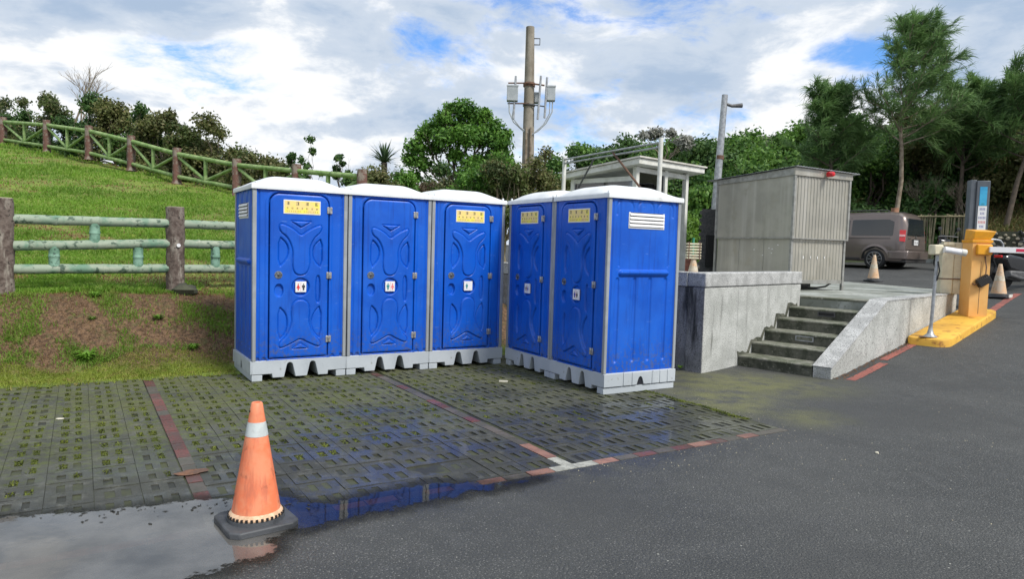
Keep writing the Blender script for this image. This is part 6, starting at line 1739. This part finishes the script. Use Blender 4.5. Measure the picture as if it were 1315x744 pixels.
# bare tree on the hilltop
def bare(mb, p, d, L, r, dep, r_):
    e = p + d * L; mb.tube([p, (p + e) / 2 + Vector((r_.uniform(-1, 1), 0, r_.uniform(-1, 1))) * L * .05, e], [r, r * .85, r * .65], 5, cap=False)
    if dep == 0: return
    for k in range(3 if dep > 1 else 2):
        dd = (d + Vector((r_.uniform(-.75, .75), r_.uniform(-.5, .5), r_.uniform(-.1, .5)))).normalized(); bare(mb, p + d * L * r_.uniform(.5, 1), dd, L * r_.uniform(.6, .8), r * .6, dep - 1, r_)
def bare_tree(name, label, loc, h, r, seed, dep=5, group=None):
    t = thing(name, label, 'tree', loc, 0, group); mb = MB(); bare(mb, Vector((0, 0, -.2)), Vector((.05, 0, 1)).normalized(), h * .42, r, dep, random.Random(seed)); obj('trunk', mb, 'bark_pale', t); return t
bare_tree('bare_tree', 'leafless pale branched tree standing above the hilltop shrubs', (-18.6, 29.6, float(hill_z(-18.6, 29.6))), 4.4, .06, 5)
bare_tree('bare_bush', 'thin leafless twigs rising left of the spiky palm', (-4.7, 21.4, float(hill_z(-4.7, 21.4))), 2.6, .02, 9, 4)

# woods on the slope behind the booth and shed: every crown a tree of its own
def slope_tree(x, y, top, w_, lf, lb, n=9000, sz=.16, seed=0, nb=16, zf=.15, rr=(.6, 1.05)):
    z0 = float(forest_z(np.array([x]), np.array([y]))[0]); h = top - z0
    bl = blobset(seed, nb, w_, w_ * .7, h * zf, h - .55, *rr)
    return tree(lb, (x, y, z0), bl, lf, n, sz, 'bark', .16, 'woodland_tree', 2, 'trees on the wooded slope', 'tree', squash=.85, shell=.2)
SL = [(3.6, 44, 8.9, 2.0, 'leaf_forest', 'mid green tree at the left end of the wood, behind the pipe frame'),
      (6.6, 45, 8.7, 2.2, 'leaf_dark', 'dark tree behind the left half of the booth roof'),
      (9.6, 44, 9.3, 2.1, 'leaf_forest', 'green tree directly above the ridge of the booth roof'),
      (12.0, 43, 9.0, 2.0, 'leaf_dark', 'dark crown between booth roof and leaning lamp post'),
      (14.2, 43, 9.2, 2.2, 'leaf_forest', 'broad green crown right behind the leaning lamp post'),
      (16.5, 42, 9.3, 2.1, 'leaf_forest', 'rounded green crown above the left part of the shed roof'),
      (18.4, 41, 9.2, 2.2, 'leaf_dark', 'dark green crown above the shed roof, left of the feathery trees'),
      (20.6, 41, 9.4, 2.2, 'leaf_forest', 'green crown in the gap between the two feathery pines'),
      (23.0, 41, 9.6, 2.2, 'leaf_dark', 'dark crown behind the trunk of the tallest pine'),
      (16.8, 36, 7.2, 2.0, 'leaf_forest', 'green tree halfway up the slope behind the shorter pine'),
      (19.6, 35.5, 7.6, 2.0, 'leaf_olive', 'olive tree halfway up the slope behind the tallest pine trunk'),
      (6.0, 33, 5.0, 1.6, 'leaf_dark', 'low dark tree seen through the booth opening'),
      (8.3, 33, 5.6, 1.8, 'leaf_forest', 'mid height tree right of the booth post'),
      (10.6, 33, 5.9, 1.8, 'leaf_forest', 'mid height tree behind the left edge of the shed'),
      (12.6, 32, 5.6, 1.8, 'leaf_dark', 'shaded tree straight above the shed roof'),
      (4.0, 33, 5.2, 1.6, 'leaf_forest', 'low tree behind the left part of the booth'),
      (7.6, 38, 7.2, 2.0, 'leaf_forest', 'green tree halfway up the slope over the booth'),
      (10.6, 38, 7.8, 2.0, 'leaf_dark', 'dark tree halfway up the slope left of the lamp post'),
      (13.5, 37, 7.6, 2.0, 'leaf_forest', 'green tree halfway up the slope above the shed')]
for i, (x, y, top, w_, lf, lb) in enumerate(SL): slope_tree(x, y, top, w_, lf, lb, 10000, .15, 100 + i)
tree('bright yellow green bush between the booth post and the metal shed', (5.1, 19.6, road_z(5.1, 19.6)), blobset(71, 9, .95, .6, .5, 2.0, .35, .5), 'leaf_bright', 9000, .075, 'bark', .05, 'bush', 2, None, 'bush', shell=.2)
tree('vine covered bush behind the bright green one beside the shed', (6.0, 21.5, road_z(6, 21.5)), blobset(72, 10, 1.3, .6, .5, 2.7, .4, .6), 'leaf_forest', 9000, .09, 'bark', .05, 'bush', 2, None, 'bush', shell=.2)
tree('pale silver leaved tree above the right end of the booth roof', (7.6, 36, float(forest_z(np.array([7.6]), np.array([36.]))[0])), [(x, y, z - 1, r) for (x, y, z, r) in blobset(73, 9, 1.5, .6, 4.2, 5.6, .3, .5)], 'leaf_pale', 3200, .11, 'bark_pale', .08, 'silver_tree', 3, None, 'tree', shell=.2)

# feathery coast trees on the right
def feather_tree(label, loc, path, branches, L=.34, wd=.016, tr_=.10, m='leaf_needle', br=None, per=26, seed=1):
    """branches: (height fraction on the path, direction x, y, z, length); needles stream from twigs along each branch"""
    t = thing('coast_pine', label, 'tree', loc, 0, 'feathery coast pines on the right'); mb = MB(); r_ = random.Random(seed)
    path = [Vector(p) for p in path]; mb.tube(path, [tr_ * (1 - .8 * i / (len(path) - 1)) for i in range(len(path))], 8)
    roots = []; dirs = []
    for (hf, dx, dy, dz, ln) in branches:
        k = hf * (len(path) - 1); i = min(int(k), len(path) - 2); p = path[i].lerp(path[i + 1], k - i)
        d = Vector((dx, dy, dz)).normalized(); pts_ = [p]; n = 6
        for q in range(n):
            d = (d + Vector((r_.uniform(-.16, .20), r_.uniform(-.16, .16), r_.uniform(-.10, .18)))).normalized(); pts_.append(pts_[-1] + d * ln / n)
        mb.tube(pts_, [tr_ * .28 * (1 - .85 * q / n) + .004 for q in range(n + 1)], 5)
        for q in range(1, n + 1):
            for w_ in range(3 if q > 1 else 1):
                td = (d * .6 + Vector((r_.gauss(.15, .6), r_.gauss(0, .6), r_.gauss(.15, .45)))).normalized(); tl = ln * r_.uniform(.18, .42)
                a0 = pts_[q]; b0 = a0 + td * tl; mb.tube([a0, b0], [.010, .004], 3, cap=False)
                for e in range(5): roots.append(a0.lerp(b0, (e + r_.random()) / 5)); dirs.append(td)
    obj('trunk', mb, br or 'bark', t, smooth=60)
    root = np.repeat(np.array([tuple(v) for v in roots]), per, 0); out = np.repeat(np.array([tuple(v) for v in dirs]), per, 0)
    k = len(root); out = out * .9 + np.array((.30, 0, .12)) + rng.normal(size=(k, 3)) * .42; out /= np.linalg.norm(out, axis=1)[:, None]
    root = root + rng.normal(size=(k, 3)) * .03; ln = (L * rng.uniform(.45, 1.3, k))[:, None]
    s_ = np.cross(out, rng.normal(size=(k, 3))); s_ /= np.linalg.norm(s_, axis=1)[:, None]; s_ *= wd / 2
    m_ = root + out * ln * .55; e = root + out * ln + np.array([0, 0, -.25]) * ln
    V = np.stack([root - s_, root + s_, m_ + s_, m_ - s_, e], 1).reshape(-1, 3); q = np.arange(k) * 5
    F = np.concatenate([np.stack([q, q + 1, q + 2], -1), np.stack([q, q + 2, q + 3], -1), np.stack([q + 3, q + 2, q + 4], -1)])
    obj('crown', fast_mesh('crown', V, F, 3), m, t)
    return t
def whorl(seed, n, h0, h1, l0, l1, up=.55, spread=1.0, right=.15):
    r_ = random.Random(seed); out = []
    for i in range(n):
        f = i / max(1, n - 1); h = h0 + (h1 - h0) * f
        a = i * 2.4 + r_.uniform(-.5, .5); out.append((h, math.cos(a) * spread + right, math.sin(a) * .8, up + .5 * f + r_.uniform(-.2, .2), l0 + (l1 - l0) * f * r_.uniform(.8, 1.2)))
    return out
gz = road_z(14.3, 25.9)
# tall one: trunk bottom near pixel column 1155, top near 1160
feather_tree('tallest feathery pine with a thin bent trunk rising behind the van', (13.95, 25.9, gz),
    [(0, 0, -.2), (.12, 0, 1.6), (.30, .1, 3.0), (.18, 0, 4.2), (.05, 0, 5.2), (.30, 0, 6.3), (.45, 0, 7.4), (.42, 0, 8.2)], whorl(1, 36, .44, 1.0, 2.2, .85, .40, right=.35), per=7, L=.40, wd=.017, br='bark_pale', seed=3)
feather_tree('shorter feathery pine left of the tallest one above the shed roof', (12.35, 27.6, gz),
    [(0, 0, -.2), (.1, 0, 2.0), (.0, 0, 3.6), (-.2, 0, 5.0), (-.25, 0, 6.2)], whorl(2, 28, .42, 1.0, 1.7, .75, .50, right=0), per=9, L=.40, wd=.018, seed=4)
feather_tree('feathery pine crown above the pillar sign, pale green at its top', (17.0, 27.0, gz + 1.2),
    [(0, 0, -.2), (.1, 0, 2.0), (.1, 0, 3.6), (.1, 0, 5.0)], whorl(3, 30, .40, 1.0, 2.2, .9, .40), per=10, L=.42, wd=.019, seed=5)
feather_tree('leaning dark trunked pine at the right edge of the photo', (18.0, 25.0, gz + 1.4),
    [(-.5, 0, -.2), (-.2, 0, 1.5), (.2, 0, 3.0), (.5, 0, 4.4), (.8, 0, 5.4)], whorl(4, 28, .38, 1.0, 2.2, 1.0, .35), per=10, L=.42, wd=.020, seed=6)
RT = [(12.6, 29.5, 6.6, 1.8, 'leaf_olive', 'dense olive tree behind the van roof, left part of the right wood'), (15.2, 29.5, 7.2, 1.8, 'leaf_forest', 'dense green tree behind the bent pine trunk'),
      (17.6, 29.8, 8.7, 2.0, 'leaf_olive', 'olive rough tree above the bamboo screen'), (20.2, 29.5, 9.5, 2.2, 'leaf_olive', 'tall olive tree behind the pillar sign'),
      (22.6, 28.6, 9.3, 2.1, 'leaf_forest', 'tall tree at the upper right edge of the photo'), (19.6, 26.6, 6.3, 1.5, 'leaf_olive', 'olive tree with hanging brown twigs right of the pillar sign'),
      (25.0, 27.6, 9.3, 2.0, 'leaf_dark', 'tall dark tree just past the upper right edge'), (18.6, 28.4, 7.4, 1.6, 'leaf_dark', 'dark tree closing the gap above the pillar sign'),
      (16.3, 31.0, 9.0, 2.1, 'leaf_dark', 'dark crown between the tallest pine and the pillar sign'), (13.8, 31.0, 7.9, 2.0, 'leaf_forest', 'green crown between the two feathery pines, close behind them'),
      (21.2, 25.2, 6.2, 1.4, 'leaf_forest', 'lower green tree at the right edge above the stone wall'), (16.2, 27.6, 5.0, 1.3, 'leaf_dark', 'dark undergrowth tree straight behind the bamboo screen'),
      (10.4, 30.0, 5.2, 1.5, 'leaf_dark', 'dark tree between the shed roof and the shorter pine'), (14.0, 27.9, 4.6, 1.2, 'leaf_dark', 'low dark tree in the gap behind the van')]
for i, (x, y, top, w_, lf, lb) in enumerate(RT): slope_tree(x, y, top, w_, lf, lb, 11000, .11, 200 + i, 15, .06, (.5, .9))
for i, (x, y, h) in enumerate([(18.6, 25.2, 3.2), (17.0, 26.2, 2.6), (19.9, 24.4, 3.0), (15.8, 27.0, 3.0)]):
    z0 = float(forest_z(np.array([x]), np.array([y]))[0])
    bare_tree('bare_vine', ['pale bare branches hanging over the slope right of the pillar sign', 'bare twisted twigs just left of the pillar sign top', 'bare branches at the right edge above the stone wall', 'grey bare branches in the dark wood above the bamboo screen'][i], (x, y, z0), h, .028, 70 + i, 6, 'bare branches on the right slope')
# rough brown grass on the slope above the stone wall and ivy on it
k = 26000
xx = rng.uniform(14.6, 24, k); yy = rng.uniform(17.5, 28, k); ok = (yy + 0.86 * xx > 39.0) & (xx / yy > .665)
pp = np.stack([xx[ok], yy[ok], forest_z(xx[ok], yy[ok])], -1)
blades('slope_grass', pp, rng.uniform(.06, .20, len(pp)), np.full(len(pp), .02), 'grass_dry', 1.2)
pp2 = pp[rng.random(len(pp)) < .9] + [.05, .05, 0]; blades('slope_weeds', pp2, rng.uniform(.10, .35, len(pp2)), np.full(len(pp2), .045), 'leaf_olive', 1.4)
# undergrowth filling the foot of the wood
k = 60000
xx = rng.uniform(1, 22, k); yy = rng.uniform(26, 46, k); pz = forest_z(xx, yy) + rng.random(k) * .9
V, F = leaf_cards(np.stack([xx, yy, pz], -1)[:900], np.full(900, .75), 60000, .16, shell=.1)
obj('undergrowth', fast_mesh('undergrowth', V, F, 4), 'leaf_dark', kind='stuff')
